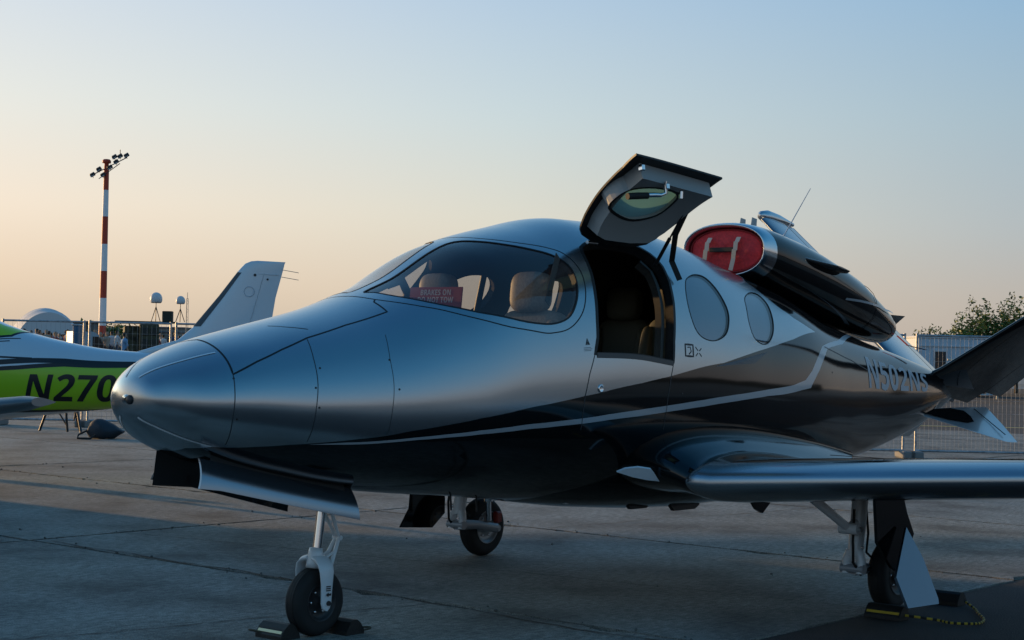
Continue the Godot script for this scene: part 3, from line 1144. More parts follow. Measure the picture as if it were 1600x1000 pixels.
	var k0: Vector3 = s0.lerp(s1, 0.42)
	var k1 := jb.pt(2.47, on_skin(2.47, deg_to_rad(47.5))) + jb.nrm(2.47, on_skin(2.47, deg_to_rad(47.5))) * 0.05
	var k2 := jb.pt(2.475, on_skin(2.475, deg_to_rad(55.5))) + jb.nrm(2.475, on_skin(2.475, deg_to_rad(55.5))) * 0.03
	for seg in [[s0 + Vector3(0.02, 0, 0), k0 + Vector3(0.01, 0, 0.02)], [k0 + Vector3(0.01, 0, 0.02), k1], [k1, k2]]:
		var t: Vector3 = (seg[1] - seg[0]).normalized()
		var sd := (Vector3(0.638, 0, 0.77) - t * t.dot(Vector3(0.638, 0, 0.77))).normalized()
		sp.box((seg[0] + seg[1]) * 0.5, Vector3(0.036, (seg[1] - seg[0]).length() + 0.01, 0.004), 0.0, Basis(sd, t, sd.cross(t)))
	part(j, "strap", sp, rubber)
	var hg := MB.new()
	for x in [1.82, 2.18]:
		var h := jb.pt(x, deg_to_rad(34.6))
		hg.tube([h + Vector3(-0.05, 0.008, 0.0), h + Vector3(0.05, 0.008, 0.0)], 0.012, 10)
	pieces(j, "hinge", hg, silver)

	cabin(j)
	engine(j)
	surfaces(j)
	gear(j)
	var bf := MB.new()
	var br := []
	for q in [[1.25, 0.735, 0.30], [1.6, 0.655, 0.50], [2.0, 0.605, 0.64], [2.5, 0.565, 0.74], [3.0, 0.545, 0.78], [3.5, 0.545, 0.76], [4.0, 0.585, 0.66], [4.5, 0.645, 0.48], [4.9, 0.70, 0.28]]:
		var row_ := PackedVector3Array()
		for k in 17:
			var a := PI * (k / 16.0) - PI * 0.5
			row_.append(Vector3(q[0], 0.92 - (0.92 - q[1]) * pow(cos(a), 0.55), q[2] * sin(a)))
		br.append(row_)
	bf.grid(br)
	part(j, "belly_fairing", bf, black)
	# under-belly aerials and the small wing root strake
	for q in [[2.45, 0.6, 0.4, 0.34], [2.95, 0.56, 0.4, 0.42], [1.88, 0.66, 0.3, 0.34]]:
		var mb := MB.new()
		mb.plate(p2([0, 0.12, q[3], 0.12, q[3] - 0.03, 0.01, q[3] - 0.08, -0.015, 0.09, -0.015, 0.05, 0.02]), Vector3(q[0] - 0.12, q[1], q[2]), Vector3.RIGHT, Vector3.UP, 0.03)
		part(j, "belly_aerial", mb, dark_part if q[0] > 2.0 else white_metal)
	var stub := MB.new()
	for q in [[1.35, 0.0], [1.0, 0.1]]:
		stub.tube([Vector3(q[0], 0.74, q[1]), Vector3(q[0] + 0.01, 0.60 if q[0] > 1.2 else 0.64, q[1])], 0.006, 8)
	pieces(j, "drain_mast", stub, dark_part)

func cabin(j: Node3D) -> void:
	var leather := mottled(paint(0.36, 0.315, 0.25, 0.55), noise_tex(21, 0.05, [[0.2, 0.85], [0.8, 1.0]], 256), Vector3(3, 3, 3))
	var dull := paint(0.10, 0.095, 0.06, 0.6)  # rear seats: leather darkened, the dim cabin put into the colour
	var fl := MB.new()
	fl.box(Vector3(2.5, 1.0, 0), Vector3(3.1, 0.04, 1.2))
	fl.box(Vector3(4.12, 1.45, 0), Vector3(0.04, 1.0, 1.1))
	fl.box(Vector3(0.32, 1.25, 0), Vector3(0.04, 0.6, 0.9))
	part(j, "cabin_floor", fl, paint(0.04, 0.037, 0.032, 0.9))
	var ds := MB.new()
	ds.box(Vector3(0.70, 1.52, 0), Vector3(0.54, 0.44, 0.84), 0.05)
	ds.box(Vector3(0.74, 1.765, 0), Vector3(0.50, 0.03, 0.74), 0.012)
	ds.box(Vector3(0.98, 1.3, 0), Vector3(0.5, 0.5, 0.24), 0.03)
	part(j, "instrument_panel", ds, paint(0.02, 0.02, 0.022, 0.7))
	for z in [-0.38, 0.38]:
		for x in ([1.33, 2.90] if z > 0 else [1.33, 3.35]):
			var seat := MB.new()
			seat.pillow(Vector3(x - 0.22, 1.18, z), Vector3(0.54, 0.18, 0.50))
			seat.pillow(Vector3(x + 0.06, 1.50, z), Vector3(0.17, 0.70, 0.50), Basis(Vector3(0, 0, 1), -0.12), 0.4)
			seat.box(Vector3(x - 0.2, 1.07, z), Vector3(0.4, 0.14, 0.34), 0.02)
			var hide: Material = leather if x < 2.0 else dull
			var o := part(j, "seat", seat, hide)
			var hr := MB.new()
			hr.pillow(Vector3(x + 0.05, 1.955, z), Vector3(0.13, 0.25, 0.28), Basis(Vector3(0, 0, 1), -0.08), 0.55)
			part(o, "headrest", hr, hide)
			var post := MB.new()
			for dz in [-0.06, 0.06]:
				post.tube([Vector3(x + 0.07, 1.78, z + dz), Vector3(x + 0.06, 1.90, z + dz)], 0.007, 8)
			pieces(o, "headrest_post", post, chrome)
			var bolster := MB.new()
			for s in [-1, 1]:
				bolster.pillow(Vector3(x - 0.02, 1.48, z + 0.2 * s), Vector3(0.13, 0.62, 0.09), Basis(Vector3(0, 0, 1), -0.12), 0.6)
			pieces(o, "bolster", bolster, hide)
	var belt := MB.new()
	belt.box(Vector3(1.28, 2.03, 0.62), Vector3(0.05, 0.40, 0.004), 0.0, Basis(Vector3(0, 0, 1), -0.7) * Basis(Vector3(1, 0, 0), -0.3))
	part(j, "seat_belt", belt, paint(0.05, 0.045, 0.04, 0.8))
	var bar := MB.new()
	bar.tube([Vector3(2.12, 2.26, -0.60), Vector3(2.14, 1.75, -0.74)], 0.022, 8)
	part(j, "cabin_strap", bar, dark_part)
	var hg := MB.new()
	hg.tube([Vector3(0.95, 1.99, -0.42), Vector3(1.02, 2.02, -0.36), Vector3(1.1, 1.94, -0.38), Vector3(1.08, 1.84, -0.4)], 0.03, 8)
	hg.box(Vector3(0.92, 1.87, -0.3), Vector3(0.18, 0.09, 0.2), 0.02)
	part(j, "side_console", hg, dark_part)

func ell(x: float, y: float, w: float, h: float, e := 2.3, sides := 40) -> PackedVector3Array:
	var line := PackedVector3Array()
	for k in sides:
		var a := TAU * k / sides
		line.append(Vector3(x, y + h * signf(cos(a)) * pow(absf(cos(a)), 2.0 / e), 0.0 + w * signf(sin(a)) * pow(absf(sin(a)), 2.0 / e)))
	return line

func engine(j: Node3D) -> void:
	var zc := Vector3(0, 0, 0.02)
	var lip := MB.new()
	lip.grid([ell(4.40, 2.365, 0.295, 0.135), ell(4.22, 2.375, 0.315, 0.155), ell(4.12, 2.38, 0.330, 0.170), ell(4.085, 2.382, 0.343, 0.182), ell(4.075, 2.382, 0.352, 0.190), ell(4.085, 2.381, 0.362, 0.199), ell(4.12, 2.378, 0.374, 0.211), ell(4.16, 2.372, 0.382, 0.218), ell(4.21, 2.364, 0.389, 0.225)], true)
	lip.xform(Transform3D(Basis(), zc))
	var cowl := MB.new()
	cowl.grid([ell(4.21, 2.364, 0.389, 0.2245), ell(4.30, 2.350, 0.397, 0.233), ell(4.45, 2.322, 0.403, 0.241), ell(4.75, 2.268, 0.405, 0.25, 2.25), ell(5.05, 2.208, 0.40, 0.254, 2.2), ell(5.35, 2.145, 0.385, 0.252, 2.1), ell(5.70, 2.07, 0.355, 0.238, 2.05), ell(6.0, 1.995, 0.305, 0.206, 2.0), ell(6.25, 1.935, 0.255, 0.177, 2.0), ell(6.42, 1.895, 0.215, 0.153, 2.0), ell(6.54, 1.867, 0.18, 0.132, 2.0), ell(6.54, 1.867, 0.165, 0.118, 2.0), ell(6.38, 1.89, 0.155, 0.11, 2.0)], true, false, true)
	cowl.xform(Transform3D(Basis(), zc))
	var e := part(j, "engine_cowling", cowl, black)
	part(e, "inlet_lip", lip, paint(0.62, 0.65, 0.68, 0.14, 1.0))
	var duct := MB.new()
	duct.grid([ell(4.40, 2.365, 0.295, 0.135), ell(4.7, 2.32, 0.25, 0.13)], true, false, true, true)
	duct.xform(Transform3D(Basis(), zc))
	part(e, "inlet_duct", duct, dark_part)
	var band := MB.new()
	for q in [[5.15, 6.15, 1.0]]:
		pass
	# grey sweep line and panel joints on the cowling
	var along := func(x: float, a: float, o: float) -> Vector3:
		var xs := [4.30, 4.45, 4.75, 5.05, 5.35, 5.70, 6.0, 6.25, 6.42, 6.54]
		var ys := [2.350, 2.322, 2.268, 2.208, 2.145, 2.07, 2.0, 1.94, 1.90, 1.87]
		var wsx := [0.397, 0.403, 0.405, 0.40, 0.385, 0.355, 0.315, 0.27, 0.235, 0.205]
		var hs := [0.233, 0.241, 0.25, 0.254, 0.252, 0.238, 0.216, 0.19, 0.168, 0.15]
		var k := 0
		while k < 8 and x > xs[k + 1]:
			k += 1
		var t: float = (x - xs[k]) / (xs[k + 1] - xs[k])
		var w := lerpf(wsx[k], wsx[k + 1], t) + o
		var h := lerpf(hs[k], hs[k + 1], t) + o
		var ca := cos(a)
		var sa := sin(a)
		var ex := 2.0 / (2.3 if x < 4.9 else 2.08)
		return Vector3(x, lerpf(ys[k], ys[k + 1], t) + h * signf(ca) * pow(absf(ca), ex), w * signf(sa) * pow(absf(sa), ex)) + zc
	var sweep := [[5.30, 108], [5.55, 98], [5.85, 88], [6.15, 78], [6.4, 62]]
	for i in sweep.size() - 1:
		for k in 6:
			var a0 := Vector2(sweep[i][0], sweep[i][1]).lerp(Vector2(sweep[i + 1][0], sweep[i + 1][1]), k / 6.0)
			var a1 := Vector2(sweep[i][0], sweep[i][1]).lerp(Vector2(sweep[i + 1][0], sweep[i + 1][1]), (k + 1) / 6.0)
			var d := 4.0
			band.flat([along.call(a0.x, deg_to_rad(a0.y), 0.004), along.call(a1.x, deg_to_rad(a1.y), 0.004), along.call(a1.x, deg_to_rad(a1.y + d), 0.004), along.call(a0.x, deg_to_rad(a0.y + d), 0.004)], Vector3(0, 0.3, 1))
	part(e, "pinstripe", band, stripe)
	var jn := MB.new()
	for x in [4.95, 5.9]:
		var pts := []
		for k in 24:
			pts.append(along.call(x, TAU * k / 23.0, 0.0))
		jn.tube(pts, 0.0022, 4, false)
	bits(e, "skin_joint", jn, seal)
	# side fin, top blades, whip aerial, pylon
	var fin := MB.new()
	fin.wing([[Vector3(4.52, 2.36, 0.385), Vector3(0.66, -0.10, 0.0), 0.05, Vector3.UP], [Vector3(4.72, 2.325, 0.47), Vector3(0.44, -0.07, 0.0), 0.05, Vector3.UP], [Vector3(4.9, 2.30, 0.53), Vector3(0.20, -0.03, 0.0), 0.05, Vector3.UP]])
	part(e, "side_fin", fin, paint(0.12, 0.13, 0.14, 0.3, 0.2, 0.5))
	for k in [0, 1]:
		var bl := MB.new()
		bl.plate(p2([0, 0, 0.085, 0, 0.095, 0.115, 0.03, 0.12]), Vector3(4.42 + 0.0 * k, 2.535, -0.06 + 0.1 * k), Vector3(1, -0.05, 0.0), Vector3.UP, 0.006)
		part(e, "top_blade", bl, paint(0.35, 0.4, 0.42, 0.35))
	var wh := MB.new()
	wh.tube([Vector3(4.93, 2.50, 0.02), Vector3(4.97, 2.56, 0.02)], [0.02, 0.007], 10)
	wh.tube([Vector3(4.97, 2.56, 0.02), Vector3(5.36, 2.955, 0.02)], [0.005, 0.003], 6)
	part(e, "whip_aerial", wh, paint(0.55, 0.56, 0.58, 0.4))
	var py := MB.new()
	py.wing([[Vector3(4.75, 1.98, 0.0), Vector3(2.35, 0.0, 0.0), 0.17, Vector3.BACK], [Vector3(4.85, 2.09, 0.0), Vector3(2.0, -0.22, 0.0), 0.15, Vector3.BACK], [Vector3(5.0, 2.2, 0.0), Vector3(1.6, -0.25, 0.0), 0.15, Vector3.BACK]])
	part(j, "engine_pylon", py, black)
	var po := MB.new()
	po.tube([jb.pt(4.55, 0.15), jb.pt(4.55, 0.15) + Vector3(0, 0.11, 0)], 0.008, 8)
	part(j, "roof_aerial", po, dark_part)

func surfaces(j: Node3D) -> void:
	# wing roots and wings
	for s in [1.0, -1.0]:
		var rt := MB.new()
		var rs := []
		for q in [[0.50, 1.90, 0.93, 2.75, 0.165, 0.02], [0.70, 1.90, 0.93, 2.72, 0.165, 0.02], [0.84, 1.905, 0.925, 2.66, 0.163, 0.02], [0.92, 1.91, 0.918, 2.55, 0.162, 0.015], [0.98, 1.915, 0.908, 2.42, 0.160, 0.01], [1.04, 1.92, 0.893, 2.28, 0.158, 0.0], [1.09, 1.93, 0.875, 2.15, 0.156, 0.0], [1.13, 1.94, 0.858, 2.02, 0.155, 0.0], [1.18, 1.95, 0.84, 1.90, 0.152, 0.0], [1.30, 1.97, 0.838, 1.80, 0.153, 0.0]]:
			rs.append([Vector3(q[1], q[2], q[0] * s), Vector3(q[3], -0.03 + q[5], 0), q[4], Vector3.UP])
		rt.wing(rs, 1.0, 0.0, false)
		part(j, "wing_root", rt, black)
		var wn := MB.new()
		var ws := [[Vector3(1.97, 0.838, 1.30 * s), Vector3(1.80, -0.03, 0), 0.153, Vector3.UP], [Vector3(2.09, 0.885, 2.0 * s), Vector3(1.66, -0.03, 0), 0.152, Vector3.UP], [Vector3(2.27, 0.95, 3.0 * s), Vector3(1.46, -0.03, 0), 0.155, Vector3.UP], [Vector3(2.72, 1.11, 5.4 * s), Vector3(0.98, -0.02, 0), 0.13, Vector3.UP], [Vector3(2.88, 1.13, 5.56 * s), Vector3(0.7, -0.02, 0), 0.09, Vector3.UP]]
		wn.wing(ws)
		var w := part(j, "wing", wn, black)
		var le := MB.new()
		var l2 := []
		for q in [[1.145, 1.95, 0.838, 1.86, 0.07], [1.155, 1.94, 0.838, 1.87, 0.115], [1.18, 1.94, 0.84, 1.88, 0.142], [1.22, 1.945, 0.84, 1.86, 0.150], [1.30, 1.965, 0.838, 1.80, 0.153], [2.0, 2.085, 0.885, 1.66, 0.152], [3.0, 2.265, 0.95, 1.46, 0.155], [5.4, 2.715, 1.11, 0.98, 0.13]]:
			l2.append([Vector3(q[1], q[2], q[0] * s), Vector3(q[3], -0.03, 0), q[4], Vector3.UP])
		le.wing(l2, 0.11, 0.005, false)
		part(w, "leading_edge", le, paint(0.40, 0.43, 0.46, 0.26, 0.9, 0.3))
		var gap := MB.new()
		gap.box(Vector3(3.25, 0.965, 2.6 * s), Vector3(0.006, 0.004, 2.4), 0.0)
		part(w, "flap_gap", gap, seal)
		# the little blade ahead of the root
		var sk := MB.new()
		var so := Vector3(1.70, 0.885, 0.845 * s)
		var sx := Vector3(0.24, -0.03, 0.12 * s).normalized()
		var sy := Vector3(0.02, 0.055, 0.05 * s).normalized()
		sk.plate(p2([-0.03, 0.0, 0.0, 0.035, 0.07, 0.058, 0.16, 0.055, 0.20, 0.03, 0.29, -0.035, 0.20, -0.035, 0.10, -0.025]), so, sx, sy, 0.014)
		part(j, "strake", sk, paint(0.70, 0.74, 0.78, 0.35, 0.0, 0.3))
	# V tail
	for s in [1.0, -1.0]:
		var n := Vector3(0, 0.83, -0.56 * s)
		var v0 := [[Vector3(7.25, 1.42, 0.05 * s), Vector3(1.45, -0.26, 0), 0.09, n], [Vector3(7.43, 1.52, 0.19 * s), Vector3(1.28, -0.26, 0), 0.095, n], [Vector3(7.62, 1.83, 0.62 * s), Vector3(1.14, -0.21, 0), 0.10, n], [Vector3(8.34, 3.01, 2.24 * s), Vector3(0.65, -0.05, 0), 0.10, n]]
		var vt := MB.new()
		vt.wing(v0, 0.70)
		var t := part(j, "tail_fin", vt, paint(0.10, 0.13, 0.17, 0.25, 0.5, 0.8) if s < 0 else black)  # paler blue starboard copy puts its sky reflection into the colour
		var rv := MB.new()
		var v1 := []
		for q in v0.slice(1):
			v1.append([q[0] + Vector3(0.012, 0, 0), q[1], q[2], q[3]])
		rv.wing(v1, 1.0, -0.002, true, 0.70)
		part(t, "ruddervator", rv, paint(0.03, 0.035, 0.04, 0.3, 0.2, 0.8) if s < 0 else black)
		var tip := MB.new()
		tip.tube([Vector3(8.42, 3.06, 2.31 * s), Vector3(8.45, 3.06, 2.31 * s), Vector3(8.54, 3.05, 2.30 * s), Vector3(8.75, 3.03, 2.29 * s), Vector3(9.05, 3.0, 2.28 * s)], [0.012, 0.045, 0.07, 0.06, 0.02], 14)
		part(t, "tip_fairing", tip, paint(0.6, 0.62, 0.65, 0.2, 0.9))
		# ventral fins
		var vf := MB.new()
		var m := Vector3(0, 0.78, -0.62 * s)
		vf.wing([[Vector3(6.85, 1.14, 0.22 * s), Vector3(1.5, 0.03, 0), 0.035, m], [Vector3(7.42, 1.01, 0.39 * s), Vector3(0.92, 0.0, 0), 0.04, m], [Vector3(8.02, 0.88, 0.54 * s), Vector3(0.30, -0.02, 0), 0.06, m]])
		var vo := part(j, "ventral_fin", vf, paint(0.42, 0.46, 0.50, 0.3, 0.6, 0.5))
		var ins := MB.new()
		var nn := Vector3(0, 0.78, 0.62 * s)
		var fp := func(u: float, v: float) -> Vector3: return Vector3(lerpf(6.85, 8.02, v) + u * lerpf(1.5, 0.30, v), lerpf(1.14, 0.88, v), lerpf(0.22, 0.54, v) * s) + nn * (0.024 - 0.012 * v)
		var out := [[0.05, 0.05], [0.12, 0.30], [0.28, 0.42], [0.45, 0.40], [0.58, 0.22], [0.62, 0.05], [0.5, -0.05], [0.2, -0.03]]
		for k in range(1, out.size() - 1):
			ins.flat([fp.call(out[0][0], out[0][1]), fp.call(out[k][0], out[k][1]), fp.call(out[k + 1][0], out[k + 1][1])], nn)
		part(vo, "dark_panel", ins, black)
		var tab := MB.new()
		tab.tube([fp.call(0.80, 0.0), fp.call(0.62, 0.85)], 0.004, 4)
		part(vo, "trim_gap", tab, seal)

func wheel(parent: Node3D, at: Vector3, r: float, w: float, hub: Material) -> void:
	var t := MB.new()
	var p := []
	for k in 25:
		var a := PI * k / 24.0
		var e := 0.62
		p.append(Vector2(r * 0.56 + r * 0.44 * pow(sin(a), e), -cos(a) * w * 0.5 * (0.78 + 0.22 * sin(a))))
	t.lathe(p, at, Vector3.BACK, 48)
	var o := part(parent, "wheel", t, rubber)
	var gr := MB.new()
	for k in [-1, 0, 1]:
		gr.lathe([Vector2(r * 0.999, w * 0.13 * k - 0.004), Vector2(r * 0.9995 + 0.0006, w * 0.13 * k), Vector2(r * 0.999, w * 0.13 * k + 0.004)], at, Vector3.BACK, 40)
	bits(o, "tread_groove", gr, seal)
	var m := MB.new()
	for s in [-1.0, 1.0]:
		m.lathe([Vector2(r * 0.57, w * 0.40 * s), Vector2(r * 0.55, w * 0.42 * s), Vector2(r * 0.50, w * 0.36 * s), Vector2(r * 0.42, w * 0.22 * s), Vector2(r * 0.2, w * 0.24 * s), Vector2(r * 0.17, w * 0.36 * s), Vector2(0.0, w * 0.37 * s)], at, Vector3.BACK, 32)
	pieces(o, "rim", m, hub)
	var b := MB.new()
	for k in 6:
		var a := TAU * k / 6
		for s in [-1.0, 1.0]:
			b.lathe([Vector2(0.009, 0.0), Vector2(0.009, 0.012), Vector2(0.0, 0.013)], at + Vector3(cos(a) * r * 0.32, sin(a) * r * 0.32, w * 0.22 * s), Vector3(0, 0, s), 6)
	bits(o, "wheel_bolt", b, chrome)

func gear(j: Node3D) -> void:
	# nose gear
	var leg := MB.new()
	leg.tube([Vector3(0.05, 0.80, 0), Vector3(0.005, 0.425, 0)], 0.026, 20)
	leg.tube([Vector3(0.085, 1.05, 0), Vector3(0.042, 0.70, 0)], 0.042, 20)
	var ng := part(j, "nose_leg", leg, chrome)
	var fk := MB.new()
	fk.lathe([Vector2(0.0, 0.085), Vector2(0.036, 0.08), Vector2(0.042, 0.05), Vector2(0.046, 0.0), Vector2(0.05, -0.03), Vector2(0.0, -0.035)], Vector3(-0.005, 0.405, 0), Vector3(0.1, 1, 0), 20)
	for s in [-1.0, 1.0]:
		var arm := PackedVector2Array([Vector2(-0.055, 0.43), Vector2(0.05, 0.44), Vector2(0.062, 0.36), Vector2(0.05, 0.26), Vector2(0.045, 0.185), Vector2(0.03, 0.155), Vector2(0.0, 0.142), Vector2(-0.03, 0.155), Vector2(-0.042, 0.19), Vector2(-0.05, 0.30), Vector2(-0.075, 0.37)])
		# the arm leaves the crown sideways, then hangs beside the tyre
		var rows := []
		for q in [[0.432, 0.02, 0.05], [0.425, 0.055, 0.056], [0.40, 0.086, 0.058], [0.36, 0.098, 0.054], [0.30, 0.100, 0.046], [0.24, 0.098, 0.042], [0.19, 0.096, 0.040], [0.162, 0.095, 0.030], [0.148, 0.095, 0.012]]:
			var line := PackedVector3Array()
			for k in 12:
				var a := TAU * k / 12
				line.append(Vector3(-0.005 + q[2] * cos(a), q[0] + (0.018 * sin(a) if q[1] < 0.06 else 0.0), s * (q[1] + 0.013 * sin(a) * (0.4 if q[1] < 0.06 else 1.0))))
			rows.append(line)
		fk.grid(rows, true, true, true)
	part(ng, "fork", fk, white_metal)
	var ax := MB.new()
	ax.tube([Vector3(0, 0.19, -0.118), Vector3(0, 0.19, 0.118)], 0.014, 12)
	ax.tube([Vector3(0.02, 0.40, -0.06), Vector3(0.02, 0.40, 0.062)], 0.012, 10)
	pieces(ng, "axle", ax, dark_part)
	var tl := MB.new()
	for s in [-1.0, 1.0]:
		tl.tube([Vector3(0.075, 0.70, 0.035 * s), Vector3(0.165, 0.53, 0.012 * s)], 0.010, 8)
		tl.tube([Vector3(0.165, 0.53, 0.012 * s), Vector3(0.075, 0.365, 0.04 * s)], 0.012, 8)
		tl.tube([Vector3(0.13, 0.46, 0.02 * s), Vector3(0.035, 0.42, 0.03 * s)], 0.007, 8)
	tl.tube([Vector3(0.165, 0.53, -0.03), Vector3(0.165, 0.53, 0.03)], 0.014, 10)
	tl.tube([Vector3(0.075, 0.365, -0.055), Vector3(0.075, 0.365, 0.055)], 0.012, 10)
	part(ng, "torque_link", tl, white_metal)
	var pl := MB.new()
	for q in [[0.283, 0.0], [0.272, 0.0], [0.261, 0.0]]:
		pl.box(Vector3(-0.005, q[0], 0.1145), Vector3(0.034, 0.006, 0.001))
	pl.plate(p2([-0.02, 0, 0.0, 0.012, 0.0, 0.006, 0.02, 0.006, 0.02, -0.006, 0.0, -0.006, 0.0, -0.012]), Vector3(-0.004, 0.238, 0.1145), Vector3.RIGHT, Vector3.UP, 0.001)
	bits(ng, "placard", pl, dark_part)
	wheel(j, Vector3(0, 0.19, 0), 0.19, 0.145, dark_part)
	# nose gear doors, hanging open
	for s in [1.0, -1.0]:
		var d := MB.new()
		var xa := -1.02 if s > 0 else -0.86
		var rows := []
		var inner := []
		for k in 15:
			var x := lerpf(xa, 0.045, k / 14.0)
			var top := lerpf(1.03, 0.83, k / 14.0)
			var low := lerpf(0.885, 0.66, k / 14.0)
			var line := PackedVector3Array()
			var l2 := PackedVector3Array()
			for m in 9:
				var u := m / 8.0
				# curved like the belly it came from, bulging outward
				var p := Vector3(x - 0.06 * u * (1.0 if k == 0 else 0.0), lerpf(top, low, u), s * (0.215 + 0.15 * u - 0.07 * u * u))
				line.append(p)
				l2.append(p - Vector3(0, 0, 0.012 * s))
			rows.append(line)
			inner.append(l2)
		d.grid(rows)
		d.grid(inner, false, false, false, true)
		for k in 14:
			d.flat([rows[k][8], rows[k + 1][8], inner[k + 1][8], inner[k][8]], Vector3.DOWN)
		for m in 8:
			d.flat([rows[0][m], rows[0][m + 1], inner[0][m + 1], inner[0][m]], Vector3.LEFT)
			d.flat([rows[14][m], rows[14][m + 1], inner[14][m + 1], inner[14][m]], Vector3.RIGHT)
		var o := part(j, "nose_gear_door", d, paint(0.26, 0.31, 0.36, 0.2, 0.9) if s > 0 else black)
		var rib := MB.new()
		for k in [2, 5, 8]:
			rib.box(Vector3(lerpf(xa, 0.0, k / 12.0), lerpf(0.93, 0.74, k / 12.0), s * 0.245), Vector3(0.02, 0.08, 0.03))
		rib.box(Vector3(-0.45, 0.83, s * 0.262), Vector3(0.95, 0.015, 0.02), 0.0, Basis(Vector3(0, 0, 1), -0.205))
		pieces(o, "stiffener", rib, dark_part)
	# main gear, mirrored
	for s in [1.0, -1.0]:
		var o := Vector3(0.0, 0, 0.15 * s) if s > 0 else Vector3.ZERO
		var z := func(v: float) -> float: return v * s
		var st := MB.new()
		st.tube([o + Vector3(3.06, 0.82, z.call(1.58)), o + Vector3(3.02, 0.55, z.call(1.58)), o + Vector3(2.985, 0.36, z.call(1.58))], [0.052, 0.050, 0.046], 20)
		for q in [-0.05, 0.05]:
			st.tube([o + Vector3(2.985, 0.39, z.call(1.58 + q * 0.5)), o + Vector3(2.975, 0.33, z.call(1.58 + q)), o + Vector3(2.965, 0.255, z.call(1.58 + q))], [0.036, 0.030, 0.028], 12)
		var lg := part(j, "main_leg", st, white_metal)
		var ar := MB.new()
		ar.tube([o + Vector3(2.965, 0.285, z.call(1.50)), o + Vector3(2.965, 0.285, z.call(1.66))], 0.030, 14)
		ar.tube([o + Vector3(2.965, 0.285, z.call(1.58)), o + Vector3(3.2, 0.268, z.call(1.585)), o + Vector3(3.45 - (0.12 if s > 0 else 0.0), 0.225, z.call(1.60))], [0.040, 0.034, 0.036], 12)
		ar.tube([o + Vector3(3.45 - (0.12 if s > 0 else 0.0), 0.225, z.call(1.57)), o + Vector3(3.45 - (0.12 if s > 0 else 0.0), 0.225, z.call(1.76))], 0.026, 12)
		part(lg, "trailing_arm", ar, paint(0.35, 0.36, 0.38, 0.45, 0.3))
		var sh := MB.new()
		sh.tube([o + Vector3(3.34, 0.29, z.call(1.58)), o + Vector3(3.33, 0.44, z.call(1.58))], 0.020, 12)
		sh.tube([o + Vector3(3.33, 0.44, z.call(1.58)), o + Vector3(3.32, 0.72, z.call(1.58))], 0.034, 14)
		part(lg, "shock_strut", sh, chrome)
		var dl := MB.new()
		dl.tube([o + Vector3(2.56, 0.75, z.call(1.50)), o + Vector3(2.90, 0.54, z.call(1.58))], [0.030, 0.026], 12)
		dl.tube([o + Vector3(2.90, 0.54, z.call(1.52)), o + Vector3(2.90, 0.54, z.call(1.65))], 0.036, 16)
		dl.tube([o + Vector3(2.90, 0.54, z.call(1.58)), o + Vector3(3.0, 0.57, z.call(1.58))], 0.03, 12)
		part(lg, "drag_link", dl, white_metal)
		var bo := MB.new()
		bo.tube([o + Vector3(2.90, 0.54, z.call(1.65)), o + Vector3(2.90, 0.54, z.call(1.668))], 0.018, 6)
		bo.tube([o + Vector3(2.985, 0.42, z.call(1.625)), o + Vector3(2.985, 0.42, z.call(1.64))], 0.012, 6)
		pieces(lg, "pivot_bolt", bo, chrome)
		var br := MB.new()
		br.tube([o + Vector3(2.93, 0.66, z.call(1.60)), o + Vector3(2.90, 0.46, z.call(1.61)), o + Vector3(2.91, 0.33, z.call(1.61)), o + Vector3(2.99, 0.25, z.call(1.62)), o + Vector3(3.2, 0.30, z.call(1.62)), o + Vector3(3.3, 0.33, z.call(1.63))], 0.009, 8)
		br.tube([o + Vector3(3.08, 0.70, z.call(1.60)), o + Vector3(3.10, 0.50, z.call(1.61)), o + Vector3(3.08, 0.38, z.call(1.61)), o + Vector3(3.16, 0.33, z.call(1.62))], 0.008, 8)
		pieces(lg, "brake_hose", br, rubber)
		var ca := MB.new()
		ca.box(o + Vector3(3.53, 0.30, z.call(1.655)), Vector3(0.07, 0.09, 0.05), 0.012)
		part(lg, "brake_caliper", ca, paint(0.28, 0.02, 0.012, 0.5))
		wheel(j, (o + Vector3(3.45, 0.225, z.call(1.745))) if s < 0 else Vector3(3.33, 0.225, 1.80), 0.225, 0.155, paint(0.3, 0.31, 0.32, 0.4, 0.5) if s < 0 else dark_part)
		# leg doors
		var d1 := MB.new()
		if s > 0:
			d1.plate(p2([3.10, 0.61, 3.16, 0.40, 3.15, 0.145, 3.13, 0.112, 2.73, 0.127, 2.73, 0.32, 2.87, 0.43]), Vector3(0, 0, 2.27), Vector3.RIGHT, Vector3(0, 0.91, -0.42), 0.016)
		else:
			d1.plate(p2([2.86, 0.66, 2.9, 0.49, 2.89, 0.38, 2.79, 0.24, 3.15, 0.215, 3.29, 0.32, 3.29, 0.44, 3.22, 0.66]), Vector3(0, 0, -2.0), Vector3.RIGHT, Vector3.UP, 0.016)
		part(j, "gear_door", d1, paint(0.10, 0.15, 0.20, 0.22, 0.85) if s > 0 else black)  # near door tinted for reflected sky, far one black for its backlit side
		if s > 0:
			var d2 := MB.new()
			d2.plate(p2([2.76, 0.78, 3.12, 0.78, 3.19, 0.64, 3.29, 0.50, 3.16, 0.33, 3.10, 0.27, 3.0, 0.31, 2.90, 0.39, 2.80, 0.48]), Vector3(0, 0, 1.97), Vector3.RIGHT, Vector3.UP, 0.02)
			part(j, "gear_door", d2, black)
		var well := MB.new()
		well.plate(p2([0, 0.10, 0.34, 0.10, 0.31, 0.0, 0.22, -0.06, 0.14, -0.03]), Vector3(2.55, 0.66, 1.18 * s), Vector3.RIGHT, Vector3.UP, 0.02)
		part(j, "well_door", well, black)

